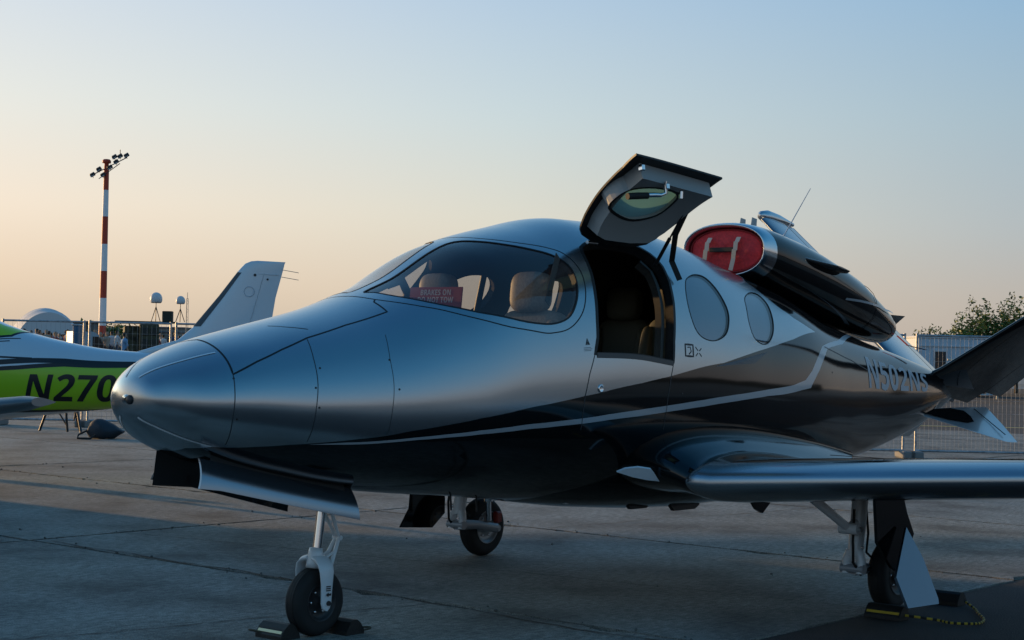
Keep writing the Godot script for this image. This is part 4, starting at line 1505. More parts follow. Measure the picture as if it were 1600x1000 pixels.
# ------------------------------------------------------------------ loose things on and round the jet
func jet_surroundings() -> void:
	# red intake cover
	var cv := thing("intake_cover", "red fabric intake cover plugging the jet engine inlet, two white straps hanging", "engine cover")
	var fab := mottled(paint(0.78, 0.04, 0.05, 0.75), noise_tex(31, 0.03, [[0.2, 0.88], [0.8, 1.0]], 256), Vector3(4, 4, 4))
	var pad := MB.new()
	var rows := []
	var fnz := FastNoiseLite.new()
	fnz.seed = 8
	fnz.frequency = 3.2
	for q in [1.0, 0.97, 0.9, 0.78, 0.6, 0.4, 0.2, 0.02]:
		var line := PackedVector3Array()
		for p in ell(0.0, 0.0, 0.318 * q, 0.162 * q):
			var bulge := 0.03 * (1.0 - pow(q, 4.0)) + 0.018 * fnz.get_noise_2d(p.z * 2.2, p.y * 3.0) * (1.0 - pow(q, 6.0))
			line.append(Vector3(4.135 - bulge + (0.06 if q == 1.0 else 0.0), 2.378 + p.y, 0.02 + p.z))
		rows.append(line)
	pad.grid(rows, true)
	part(cv, "pad", pad, fab)
	var hm := MB.new()
	var rim := []
	for p in ell(0.0, 0.0, 0.314, 0.159, 2.3, 48):
		rim.append(Vector3(4.128, 2.378 + p.y, 0.02 + p.z))
	rim.append(rim[0])
	hm.tube(rim, 0.006, 6, false)
	part(cv, "hem", hm, paint(0.3, 0.015, 0.02, 0.8))
	for q in [[-0.135, 0.05], [0.115, 0.09]]:
		var sb := MB.new()
		var pts := [Vector3(4.085, 2.475, 0.02 + q[0] + 0.02), Vector3(4.06, 2.44, 0.02 + q[0] + 0.012), Vector3(4.055, 2.38, 0.02 + q[0]), Vector3(4.065, 2.32, 0.02 + q[0] - 0.02), Vector3(4.06, 2.285 - q[1] * 0.6, 0.02 + q[0] - 0.03)]
		for k in 4:
			var t: Vector3 = (pts[k + 1] - pts[k])
			sb.box((pts[k] + pts[k + 1]) * 0.5, Vector3(0.003, t.length() + 0.004, 0.036), 0.0, Basis(Vector3(1, 0, 0), 0.22 if k > 1 else 0.05) * Basis(Vector3(0, 0, 1), atan2(-t.x, t.y) + PI))
		part(cv, "strap", sb, paint(0.42, 0.41, 0.38, 0.75))
	var gh := MB.new()
	gh.box(Vector3(4.068, 2.385, 0.01), Vector3(0.014, 0.035, 0.21), 0.005)
	part(cv, "handle", gh, paint(0.012, 0.012, 0.012, 0.7))
	# red streamer left under the nozzle
	var tg := MB.new()
	var tp := [Vector3(6.72, 1.80, 0.12), Vector3(6.80, 1.72, 0.18), Vector3(6.95, 1.70, 0.2), Vector3(7.08, 1.685, 0.22)]
	for k in 3:
		var t: Vector3 = tp[k + 1] - tp[k]
		var sd := t.cross(Vector3.UP).normalized() * 0.02
		tg.flat([tp[k] - sd, tp[k + 1] - sd, tp[k + 1] + sd, tp[k] + sd], Vector3(0, 1, 0.5))
	solo("streamer", tg, paint(0.25, 0.015, 0.04, 0.7), "dark red ribbon streamer dangling under the rear of the engine", "streamer")

	# sign behind the windshield
	var sg := thing("warning_sign", "red card with white BRAKES ON DO NOT TOW lettering behind the windshield", "sign", Vector3(0.90, 1.885, 0.035), 0.0)
	sg.rotation = Vector3(0, 0, -0.10)
	var cd := MB.new()
	cd.box(Vector3.ZERO, Vector3(0.008, 0.17, 0.42), 0.002)
	part(sg, "card", cd, paint(0.42, 0.02, 0.045, 0.6))
	var tx := MB.new()
	for q in [["BRAKES ON", 0.052], ["DO NOT TOW", 0.008], ["REMOVE FIRST", -0.06]]:
		if q[0] == "REMOVE FIRST":
			continue
		letters(tx, q[0], true, 0.046, func(p: Vector3): return [Vector3(-0.0052, p.y + q[1], p.x), Vector3.LEFT], 1.0)
	var bd := MB.new()
	bits(sg, "lettering", tx, paint(0.75, 0.68, 0.68, 0.6))

	# wheel chocks
	var rub := mottled(paint(0.018, 0.017, 0.015, 0.6), noise_tex(33, 0.05, [[0.2, 0.6], [0.8, 1.0]], 256), Vector3(5, 5, 5))
	var reflector := paint(0.75, 0.62, 0.36, 0.28, 0.4)
	for q in [[Vector3(-0.185, 0, -0.09), 0.0, "black ribbed chock with pale reflective bar in front of the nose wheel", 0.26, 0], [Vector3(0.185, 0, 0.02), PI, "black ribbed chock with dull orange bar behind the nose wheel", 0.30, 1], [Vector3(3.00, 0, 1.95), 0.0, "low dark chock with yellow edge ahead of the near main wheel", 0.30, 2], [Vector3(3.86, 0, 1.93), PI, "dark chock behind the near main wheel with yellow black rope", 0.30, 2], [Vector3(3.06, 0, -1.75), 0.0, "dark chock ahead of the far main wheel under the belly", 0.26, 3]]:
		if q[4] == 3:
			continue
		var c := thing("wheel_chock", q[2], "wheel chock", q[0], q[1], "chocks at the wheels")
		c.scale = Vector3(0.78, 0.72, 0.8)
		var m := MB.new()
		var prof := PackedVector2Array([Vector2(-0.09, 0.0), Vector2(0.09, 0.0), Vector2(0.085, 0.03), Vector2(0.045, 0.10), Vector2(0.02, 0.118), Vector2(-0.02, 0.115), Vector2(-0.055, 0.085), Vector2(-0.09, 0.03)])
		m.plate(prof, Vector3.ZERO, Vector3.RIGHT, Vector3.UP, q[3])
		part(c, "block", m, rub)
		var rb := MB.new()
		for k in 5:
			rb.box(Vector3(-0.03 + k * 0.012 - 0.028, 0.075 + 0.008 * k, 0), Vector3(0.007, 0.007, q[3] * 0.99), 0.0, Basis(Vector3(0, 0, 1), 0.7))
		pieces(c, "rib", rb, rub)
		var bar := MB.new()
		bar.box(Vector3(-0.074, 0.058, 0), Vector3(0.022, 0.006, q[3] * 0.9), 0.0, Basis(Vector3(0, 0, 1), 1.0))
		part(c, "reflective_bar", bar, reflector if q[4] == 0 else (paint(0.35, 0.14, 0.03, 0.5) if q[4] == 1 else paint(0.55, 0.36, 0.03, 0.5)))
		if q[4] < 2:
			var hd := MB.new()
			var rp := []
			for k in 11:
				var a := PI * k / 10.0
				rp.append(Vector3(-0.06 - 0.05 * sin(a), 0.035 + 0.015 * sin(a), (-q[3] * 0.5 - 0.02 - 0.05 * sin(a)) * (1.0) + 0.04 - 0.05 * cos(a)))
			hd.tube(rp, 0.008, 8)
			part(c, "rope_loop", hd, paint(0.06, 0.05, 0.03, 0.8))
	# rope joining the near pair
	var ro := thing("chock_rope", "thin yellow and black rope lying in a loop beside the near main wheel", "rope")
	var pts := []
	var raw := [Vector3(3.00, 0.03, 2.07), Vector3(3.09, 0.012, 2.24), Vector3(3.06, 0.010, 2.34), Vector3(3.12, 0.010, 2.44), Vector3(3.20, 0.010, 2.47), Vector3(3.36, 0.010, 2.42), Vector3(3.55, 0.010, 2.30), Vector3(3.72, 0.010, 2.2), Vector3(3.84, 0.03, 2.08)]
	for i in raw.size() - 1:
		for k in 6:
			pts.append(raw[i].cubic_interpolate(raw[i + 1], raw[maxi(i - 1, 0)], raw[mini(i + 2, raw.size() - 1)], k / 6.0))
	pts.append(raw[-1])
	var ya := MB.new()
	var yb := MB.new()
	for i in pts.size() - 1:
		(ya if i % 2 == 0 else yb).tube([pts[i], pts[i + 1]], 0.008, 8)
	bits(ro, "yellow_strand", ya, paint(0.5, 0.36, 0.03, 0.7))
	bits(ro, "black_strand", yb, rubber)

# ------------------------------------------------------------------ the parked propeller planes on the left
func light_plane(called: String, label: String, o_at: Vector3, turn: float, lime: bool) -> Node3D:
	var b := Body.new(-5.5, [0, .06, .25, .6, 1.2, 2.0, 2.8, 3.5, 4.3, 4.8, 5.5, 6.0, 6.9, 7.85],
		[[1.15, 1.25, 1.34, 1.42, 1.52, 1.68, 2.10, 2.24, 2.10, 1.80, 1.60, 1.52, 1.47, 1.40],
		[1.05, 0.92, 0.80, 0.68, 0.56, 0.50, 0.48, 0.50, 0.60, 0.71, 0.80, 0.86, 0.98, 1.18],
		[0.0, 0.20, 0.34, 0.46, 0.54, 0.60, 0.62, 0.62, 0.55, 0.47, 0.36, 0.27, 0.15, 0.03],
		[.5, .5, .5, .5, .5, .48, .46, .46, .46, .48, .5, .5, .5, .5],
		[2, 2, 2, 2.1, 2.2, 2.2, 2.2, 2.2, 2.2, 2.2, 2.2, 2.2, 2.1, 2], [2.2, 2.2, 2.2, 2.2, 2.3, 2.4, 2.4, 2.4, 2.3, 2.2, 2.2, 2.2, 2.2, 2]])
	b.build(0.05, 64)
	var o := thing(called, label, "aeroplane", o_at, turn)
	var white := paint(0.58, 0.66, 0.72, 0.3, 0.12, 0.5) if lime else paint(0.16, 0.17, 0.18, 0.4, 0.2)
	var green := paint(0.34, 0.60, 0.010, 0.35, 0.0, 0.4)
	var everything := deg([-9, -1, 9, -1, 9, 181, -9, 181])
	var wscreen := smooth_loop(deg([-3.45, 8, -2.75, 8, -2.6, 30, -2.62, 55, -2.75, 68, -3.2, 66, -3.55, 50]), 3)
	var side := smooth_loop(deg([-2.5, 35, -1.7, 38, -1.2, 50, -1.05, 62, -1.4, 68, -2.3, 70, -2.55, 60]), 3)
	var at := func(x: float, y: float) -> Vector2: return Vector2(x, b.th_at(x, y))
	var low := PackedVector2Array()
	var high := PackedVector2Array()
	var edge_low := PackedVector2Array()
	var edge_top := PackedVector2Array()
	if lime:
		for q in [[-1.4, 0.95], [-0.70, 0.90], [-0.60, 0.825], [0.12, 0.845], [0.55, 0.86], [1.3, 0.93], [1.9, 1.05], [1.9, 1.34], [0.8, 1.345], [0.10, 1.345], [-0.37, 1.305], [-0.75, 1.27], [-1.5, 1.22]]:
			low.append(at.call(q[0], q[1]))
		for q in [[-1.0, 1.66], [-0.33, 1.715], [-0.6, 1.86], [-2.4, 1.9]]:
			high.append(at.call(q[0], minf(q[1], b.prm(q[0])[0] - 0.006)))
		high = PackedVector2Array([at.call(-2.0, 1.50), at.call(-1.35, 1.55), at.call(-0.71, 1.615), at.call(-0.50, 1.645), at.call(-0.34, 1.685), at.call(-0.62, b.prm(-0.62)[0] - 0.012), at.call(-1.2, b.prm(-1.2)[0] - 0.012), at.call(-2.0, b.prm(-2.0)[0] - 0.03)])
	var sk := MB.new()
	var gr := MB.new()
	var gl := MB.new()
	var ln := MB.new()
	for s in [1.0, -1.0]:
		b.region(sk, [everything], [wscreen, side] + ([low, high] if lime else []), 0.0, s)
		b.region(gl, [wscreen], [], -0.003, s)
		b.region(gl, [side], [], -0.003, s)
		if lime:
			b.region(gr, [low], [], 0.0, s)
			b.region(gr, [high], [], 0.0, s)
			b.ribbon(ln, low, 0.045, 0.002, true, s)
			b.ribbon(ln, high.slice(0, 5), 0.03, 0.002, false, s)
			for k in 5:
				var y := 1.60 - 0.028 * k
				var xe := -0.40 - 0.10 * k
				b.ribbon(ln, PackedVector2Array([at.call(-1.6 - 0.1 * k, y - 0.10), at.call(-0.9, y - 0.028), at.call(xe, y + 0.018)]), 0.012, 0.002, false, s)
			b.ribbon(ln, PackedVector2Array([at.call(-1.6, 1.40), at.call(-0.7, 1.42), at.call(-0.24, 1.405)]), 0.02, 0.002, false, s)
			b.ribbon(ln, PackedVector2Array([at.call(-1.6, 1.31), at.call(-0.75, 1.34), at.call(-0.2, 1.385), at.call(0.1, 1.385), at.call(1.6, 1.37)]), 0.055, 0.002, false, s)
	var body := part(o, "fuselage", sk, white)
	pieces(o, "cabin_glass", gl, pane(0.02, 0.025, 0.03, 0.75, 0.03))
	if lime:
		pieces(body, "lime_panel", gr, green)
		bits(body, "black_trim", ln, paint(0.008, 0.01, 0.016, 0.4))
		var rg := MB.new()
		letters(rg, "N270", true, 0.40, func(q: Vector3):
			var x := 0.17 + q.x * 1.0 + q.y * 0.22
			var th: float = b.th_at(x, 1.085 + q.y)
			var k: Vector3 = b.nrm(x, th)
			return [b.pt(x, th) + k * 0.004, k], 0.08)
		bits(body, "registration", rg, paint(0.008, 0.009, 0.012, 0.4))
		var hatch := MB.new()
		b.ribbon(hatch, PackedVector2Array([at.call(-1.0, 1.44), at.call(-0.66, 1.43), at.call(-0.59, 1.40), at.call(-0.57, 1.2)]), 0.01, 0.002)
		part(body, "hatch_joint", hatch, dark_part)
	# fin
	var fin := MB.new()
	var K := Vector3.BACK
	fin.wing([[Vector3(0.72, 1.47, 0), Vector3(1.64, 0, 0), 0.02, K], [Vector3(0.98, 1.555, 0), Vector3(1.36, 0, 0), 0.05, K], [Vector3(1.26, 1.64, 0), Vector3(1.06, 0, 0), 0.08, K], [Vector3(1.42, 1.78, 0), Vector3(0.86, 0, 0), 0.10, K], [Vector3(1.70, 2.13, 0), Vector3(0.63, 0, 0), 0.10, K], [Vector3(1.92, 2.43, 0), Vector3(0.485, 0, 0), 0.10, K], [Vector3(1.985, 2.50, 0), Vector3(0.435, 0, 0), 0.10, K], [Vector3(2.05, 2.528, 0), Vector3(0.38, -0.005, 0), 0.07, K], [Vector3(2.12, 2.535, 0), Vector3(0.31, -0.01, 0), 0.02, K]])
	var fo := part(o, "fin", fin, white)
	var bt := MB.new()
	bt.wing([[Vector3(1.43, 1.795, 0), Vector3(0.86, 0, 0), 0.10, K], [Vector3(1.70, 2.13, 0), Vector3(0.63, 0, 0), 0.10, K], [Vector3(1.90, 2.40, 0), Vector3(0.50, 0, 0), 0.10, K]], 0.10, 0.003)
	part(fo, "leading_edge_boot", bt, paint(0.06, 0.075, 0.09, 0.45))
	var jt := MB.new()
	for s in [1.0, -1.0]:
		jt.tube([Vector3(2.20, 2.40, 0.021 * s), Vector3(2.03, 1.75, 0.033 * s), Vector3(1.95, 1.5, 0.03 * s)], 0.004, 5)
		jt.tube([Vector3(1.90, 2.405, 0.010 * s), Vector3(2.19, 2.385, 0.022 * s), Vector3(2.36, 2.38, 0.01 * s)], 0.004, 5)
	pieces(fo, "rudder_gap", jt, paint(0.55, 0.6, 0.64, 0.5))
	var bits := MB.new()
	for s in [1.0, -1.0]:
		bits.lathe([Vector2(0.016, 0), Vector2(0.016, 0.006), Vector2(0, 0.008)], Vector3(2.10, 2.375, 0.024 * s), Vector3(0, 0, s), 10)
		bits.lathe([Vector2(0.012, 0), Vector2(0.012, 0.006), Vector2(0, 0.008)], Vector3(2.24, 2.33, 0.018 * s), Vector3(0, 0, s), 10)
	pieces(fo, "fitting", bits, dark_part)
	var lg := MB.new()
	for s in [1.0, -1.0]:
		var rp := []
		for k in 25:
			rp.append(Vector3(2.04 + 0.055 * cos(TAU * k / 24), 2.19 + 0.055 * sin(TAU * k / 24), 0.029 * s))
		lg.tube(rp, 0.005, 5, false)
	pieces(fo, "ring_emblem", lg, paint(0.46, 0.53, 0.59, 0.4))
	var wk := MB.new()
	for y in [2.44, 2.36]:
		wk.tube([Vector3(2.39, y, 0), Vector3(2.58, y - 0.03, 0)], 0.0035, 5)
	pieces(fo, "static_wick", wk, paint(0.3, 0.28, 0.25, 0.6))
	# wings, tailplane, propeller, gear
	for s in [1.0, -1.0]:
		var wn := MB.new()
		wn.wing([[Vector3(-3.35, 0.66, 0.30 * s), Vector3(1.55, -0.02, 0), 0.15, Vector3.UP], [Vector3(-3.30, 0.72, 0.7 * s), Vector3(1.48, -0.02, 0), 0.15, Vector3.UP], [Vector3(-3.0, 1.12, 5.3 * s), Vector3(0.92, -0.02, 0), 0.14, Vector3.UP], [Vector3(-2.9, 1.18, 5.78 * s), Vector3(0.78, -0.02, 0), 0.13, Vector3.UP], [Vector3(-2.8, 1.19, 5.86 * s), Vector3(0.6, -0.02, 0), 0.10, Vector3.UP]])
		part(o, "wing", wn, white)
		var tp := MB.new()
		tp.wing([[Vector3(1.35, 1.30, 0.0), Vector3(0.8, 0, 0), 0.10, Vector3.UP], [Vector3(1.62, 1.30, 1.95 * s), Vector3(0.5, 0, 0), 0.09, Vector3.UP]])
		part(o, "tailplane", tp, white)
		var lgm := MB.new()
		lgm.tube([Vector3(-2.35, 0.66, 0.95 * s), Vector3(-2.2, 0.22, 1.45 * s)], 0.04, 10)
		part(o, "main_leg", lgm, white)
		wheel(o, Vector3(-2.2, 0.2, 1.55 * s), 0.2, 0.15, chrome)
	var nl := MB.new()
	nl.tube([Vector3(-4.7, 0.7, 0), Vector3(-4.85, 0.2, 0)], 0.035, 10)
	part(o, "nose_leg", nl, white)
	wheel(o, Vector3(-4.85, 0.18, 0), 0.18, 0.13, chrome)
	var sp := MB.new()
	sp.lathe([Vector2(0.0, 0.32), Vector2(0.07, 0.27), Vector2(0.13, 0.12), Vector2(0.15, -0.02)], Vector3(-5.45, 1.1, 0), Vector3.LEFT, 24)
	part(o, "spinner", sp, chrome)
	for k in 3:
		var a := TAU * k / 3 + 0.4
		var pb := MB.new()
		var d := Vector3(0, cos(a), sin(a))
		var e := Vector3(0, -sin(a), cos(a))
		pb.wing([[Vector3(-5.5, 1.1, 0) + d * 0.1 - e * 0.05, e * 0.10 + Vector3(0.08, 0, 0), 0.14, Vector3.LEFT], [Vector3(-5.5, 1.1, 0) + d * 0.5 - e * 0.07, e * 0.15 + Vector3(0.07, 0, 0), 0.10, Vector3.LEFT], [Vector3(-5.5, 1.1, 0) + d * 0.97 - e * 0.03, e * 0.07 + Vector3(0.02, 0, 0), 0.08, Vector3.LEFT]])
		part(o, "propeller_blade", pb, dark_part)
	return o

func light_planes() -> void:
	shade_truck()
	light_plane("propeller_plane", "lime green and silver light aeroplane with N270 on its tail, behind the jet's nose", from_eye(-4.95, 18.4), -YAW, true)
	light_plane("propeller_plane", "plain grey light aeroplane at the left edge, only one wing tip in view", from_eye(-9.05, 13.9), -YAW + PI * 0.5, false)
	# black stand under the lime tail, with a bag beside it
	var st := thing("tripod_stand", "black folding tripod trestle standing behind the lime green tail", "stand", from_eye(-7.85, 29.3), -YAW)
	var top := MB.new()
	top.box(Vector3(0, 1.02, 0), Vector3(0.36, 0.06, 0.2), 0.01)
	part(st, "saddle", top, dark_part)
	for q in [[Vector3(-0.08, 1.0, 0.0), Vector3(-0.50, 0.0, -0.3)], [Vector3(-0.02, 1.0, 0.0), Vector3(0.05, 0.0, -0.1)], [Vector3(0.02, 1.0, 0.05), Vector3(0.14, 0.0, -0.6)], [Vector3(0.10, 1.0, -0.04), Vector3(0.45, 0.0, 0.5)]]:
		var m := MB.new()
		m.tube(q, 0.022, 8)
		part(st, "leg", m, dark_part)
	for q in [[Vector3(-0.26, 0.55, -0.15), Vector3(0.04, 0.10, -0.1)], [Vector3(0.28, 0.45, 0.2), Vector3(0.08, 0.20, -0.4)]]:
		var m := MB.new()
		m.tube(q, 0.014, 6)
		part(st, "brace", m, dark_part)
	var bag := thing("bag", "slumped dark blue bag on the concrete beside the trestle stand", "bag", from_eye(-6.72, 27.6), -YAW)
	bag.scale = Vector3(1.35, 1.35, 1.35)
	var bm := MB.new()
	var rows := []
	var nz := FastNoiseLite.new()
	nz.seed = 3
	nz.frequency = 4.0
	for i in 13:
		var t := i / 12.0
		var line := PackedVector3Array()
		for k in 18:
			var a := TAU * k / 18
			var h := (0.16 * sin(pow(t, 0.6) * PI) + 0.012) * (1.0 if t < 0.6 else 1.0)
			var p := Vector3(lerpf(-0.20, 0.24, t), maxf(0.01, 0.09 + h * cos(a) * 0.9), 0.17 * sin(a) * (0.35 + 0.65 * sin(PI * clampf(t, 0.06, 0.94))))
			line.append(p + Vector3(0.0, 0.02, 0.02) * nz.get_noise_3dv(p * 2.0))
		rows.append(line)
	bm.grid(rows, true, true, true)
	part(bag, "sack", bm, paint(0.02, 0.028, 0.04, 0.8))
	var bs := MB.new()
	bs.tube([Vector3(-0.18, 0.10, 0.1), Vector3(-0.27, 0.05, 0.16), Vector3(-0.26, 0.012, 0.24), Vector3(-0.1, 0.012, 0.26), Vector3(-0.06, 0.05, 0.18)], 0.012, 6)
	part(bag, "shoulder_strap", bs, rubber)

# an unseen fuel bowser added beyond the left edge; its long shadow darkens the foreground
func shade_truck() -> void:
	var o := thing("shade_truck", "white and yellow fuel truck, unseen, added beyond the left edge to shade the foreground", "fuel truck", Vector3(-2.6, 0, -18.5), 0.0)
	var body := paint(0.6, 0.6, 0.58, 0.4)
	var tank := MB.new()
	tank.grid([ell(-3.0, 2.1, 0.9, 0.75), ell(-2.9, 2.1, 1.15, 1.0), ell(4.9, 2.1, 1.15, 1.0), ell(5.0, 2.1, 0.9, 0.75)], true, true, true)
	part(o, "tank", tank, body)
	var ch := MB.new()
	ch.box(Vector3(0.2, 0.85, 0), Vector3(9.8, 0.5, 1.9), 0.04)
	part(o, "chassis", ch, dark_part)
	var cab := MB.new()
	cab.plate(p2([-5.2, 0.7, -3.2, 0.7, -3.2, 2.9, -4.7, 2.9, -5.15, 1.7]), Vector3.ZERO, Vector3.RIGHT, Vector3.UP, 2.3)
	part(o, "cab", cab, paint(0.6, 0.42, 0.03, 0.4))
	var gl := MB.new()
	gl.plate(p2([-4.9, 1.75, -3.9, 1.75, -3.9, 2.6, -4.6, 2.6]), Vector3.ZERO, Vector3.RIGHT, Vector3.UP, 2.32)
	part(o, "window", gl, paint(0.015, 0.018, 0.02, 0.1))
	for x in [-4.2, 2.4, 3.7]:
		for s in [-1.0, 1.0]:
			var w := MB.new()
			w.lathe([Vector2(0.2, -0.15), Vector2(0.48, -0.14), Vector2(0.52, 0.0), Vector2(0.48, 0.14), Vector2(0.2, 0.15)], Vector3(x, 0.52, 0.95 * s), Vector3.BACK, 28)
			part(o, "wheel", w, rubber)

# ------------------------------------------------------------------ mesh fencing
func fence_panel(a: Vector3, b: Vector3, h: float, label: String, group: String, pitch_w: float) -> void:
	var o := thing("fence_panel", label, "fence", a, 0.0, group)
	var d := b - a
	var l := d.length()
	o.rotation.y = atan2(-d.z, d.x)
	for x in [0.04, l - 0.04]:
		var p := MB.new()
		p.tube([Vector3(x, 0.0, 0), Vector3(x, h, 0)], 0.021, 10)
		part(o, "post", p, galvanised)
	for y in [0.12, h - 0.03]:
		var r := MB.new()
		r.tube([Vector3(0.04, y, 0), Vector3(l - 0.04, y, 0)], 0.019, 8)
		part(o, "rail", r, galvanised)
	var w := MB.new()
	var k := 1
	while k * pitch_w < l - 0.05:
		w.box(Vector3(0.04 + k * pitch_w, h * 0.5 + 0.04, 0), Vector3(0.003, h - 0.2, 0.003))
		k += 1
	for y in 8:
		w.box(Vector3(l * 0.5, 0.12 + (h - 0.15) * (y + 1) / 9.0, 0.004), Vector3(l - 0.1, 0.003, 0.003))
	var m := part(o, "wire_mesh", w, galvanised)
	m.set_meta("kind", "stuff")
	for x in [0.0, l]:
		var ft := MB.new()
		ft.box(Vector3(x, 0.06, 0), Vector3(0.22, 0.12, 0.6), 0.02)
		part(o, "foot", ft, paint(0.2, 0.195, 0.19, 0.9))

func fences() -> void:
	var names := ["leftmost", "second from the left", "third from the left", "fourth from the left", "fifth from the left", "sixth from the left"]
	for k in 6:
		var x0 := -9.62 + 1.63 * k
		fence_panel(from_eye(x0 - 1.63 + 0.012, 31.3), from_eye(x0 - 0.012, 31.3), 2.0, "grey wire mesh fence panel behind the lime aeroplane, " + names[k] + " in the row", "mesh fence panels on the left", 0.09)
	for k in 4:
		var x0 := 2.98 + 3.5 * k
		fence_panel(from_eye(x0 + 0.06, 27.0), from_eye(x0 + 3.44, 27.0), 2.02, "grey wire mesh fence panel by the road, " + ["left", "second", "third", "fourth"][k] + " one counted from the tail cone", "mesh fence panels on the right", 0.07)

# ------------------------------------------------------------------ far surroundings
func tree(label: String, at: Vector3, h: float, spread: float, seed_: int, group: String, sprigs: int, leaf: float) -> void:
	var rng := RandomNumberGenerator.new()
	rng.seed = seed_
	var o := thing("tree", label, "tree", at, 0.0, group)
	var tk := MB.new()
	tk.tube([Vector3.ZERO, Vector3(0.05, h * 0.25, 0), Vector3(0.0, h * 0.5, 0.05)], [0.05 * h * 0.4, 0.03 * h * 0.4, 0.015 * h * 0.4], 8)
	var lf := MB.new()
	lf.tinted = true
	for i in sprigs:
		var a := rng.randf() * TAU
		var rad := sqrt(rng.randf()) * spread
		var reach := h * (0.62 + 0.38 * rng.randf()) * (1.0 - 0.45 * pow(rad / spread, 2.0))
		var base := Vector3(cos(a) * rad * 0.35, h * 0.18 + rng.randf() * h * 0.15, sin(a) * rad * 0.35)
		var tip := Vector3(cos(a) * rad, reach, sin(a) * rad)
		var mid := (base + tip) * 0.5 + Vector3(cos(a), 0.2, sin(a)) * spread * 0.1
		if i % 3 == 0:
			tk.tube([base, mid, tip], [0.018, 0.012, 0.004], 5)
		var shade := rng.randf_range(0.55, 1.25)
		var n := 46
		for k in n:
			var t := 0.25 + 0.75 * pow(rng.randf(), 0.8)
			var c := base.lerp(mid, t * 2.0) if t < 0.5 else mid.lerp(tip, t * 2.0 - 1.0)
			c += Vector3(rng.randfn(), rng.randfn(), rng.randfn()) * leaf * lerpf(2.8, 0.7, t)
			var u := Vector3(rng.randfn(), rng.randfn() * 0.6, rng.randfn()).normalized()
			var w := u.cross(Vector3(rng.randfn(), rng.randfn(), rng.randfn())).normalized()
			var s := leaf * rng.randf_range(0.6, 1.2)
			var g := shade * rng.randf_range(0.8, 1.2)
			lf.tint = Color(0.095 * g, 0.15 * g, 0.03 * g)
			lf.flat([c - u * s, c + w * s * 0.45, c + u * s, c - w * s * 0.45], u.cross(w))
	part(o, "trunk", tk, paint(0.06, 0.045, 0.03, 0.9))
	var lm := paint(1, 1, 1, 0.6)
	lm.albedo_color = Color.WHITE
	lm.vertex_color_use_as_albedo = true
	lm.backlight_enabled = true
	lm.backlight = Color(0.25, 0.32, 0.08)
	part(o, "crown", lf, lm)

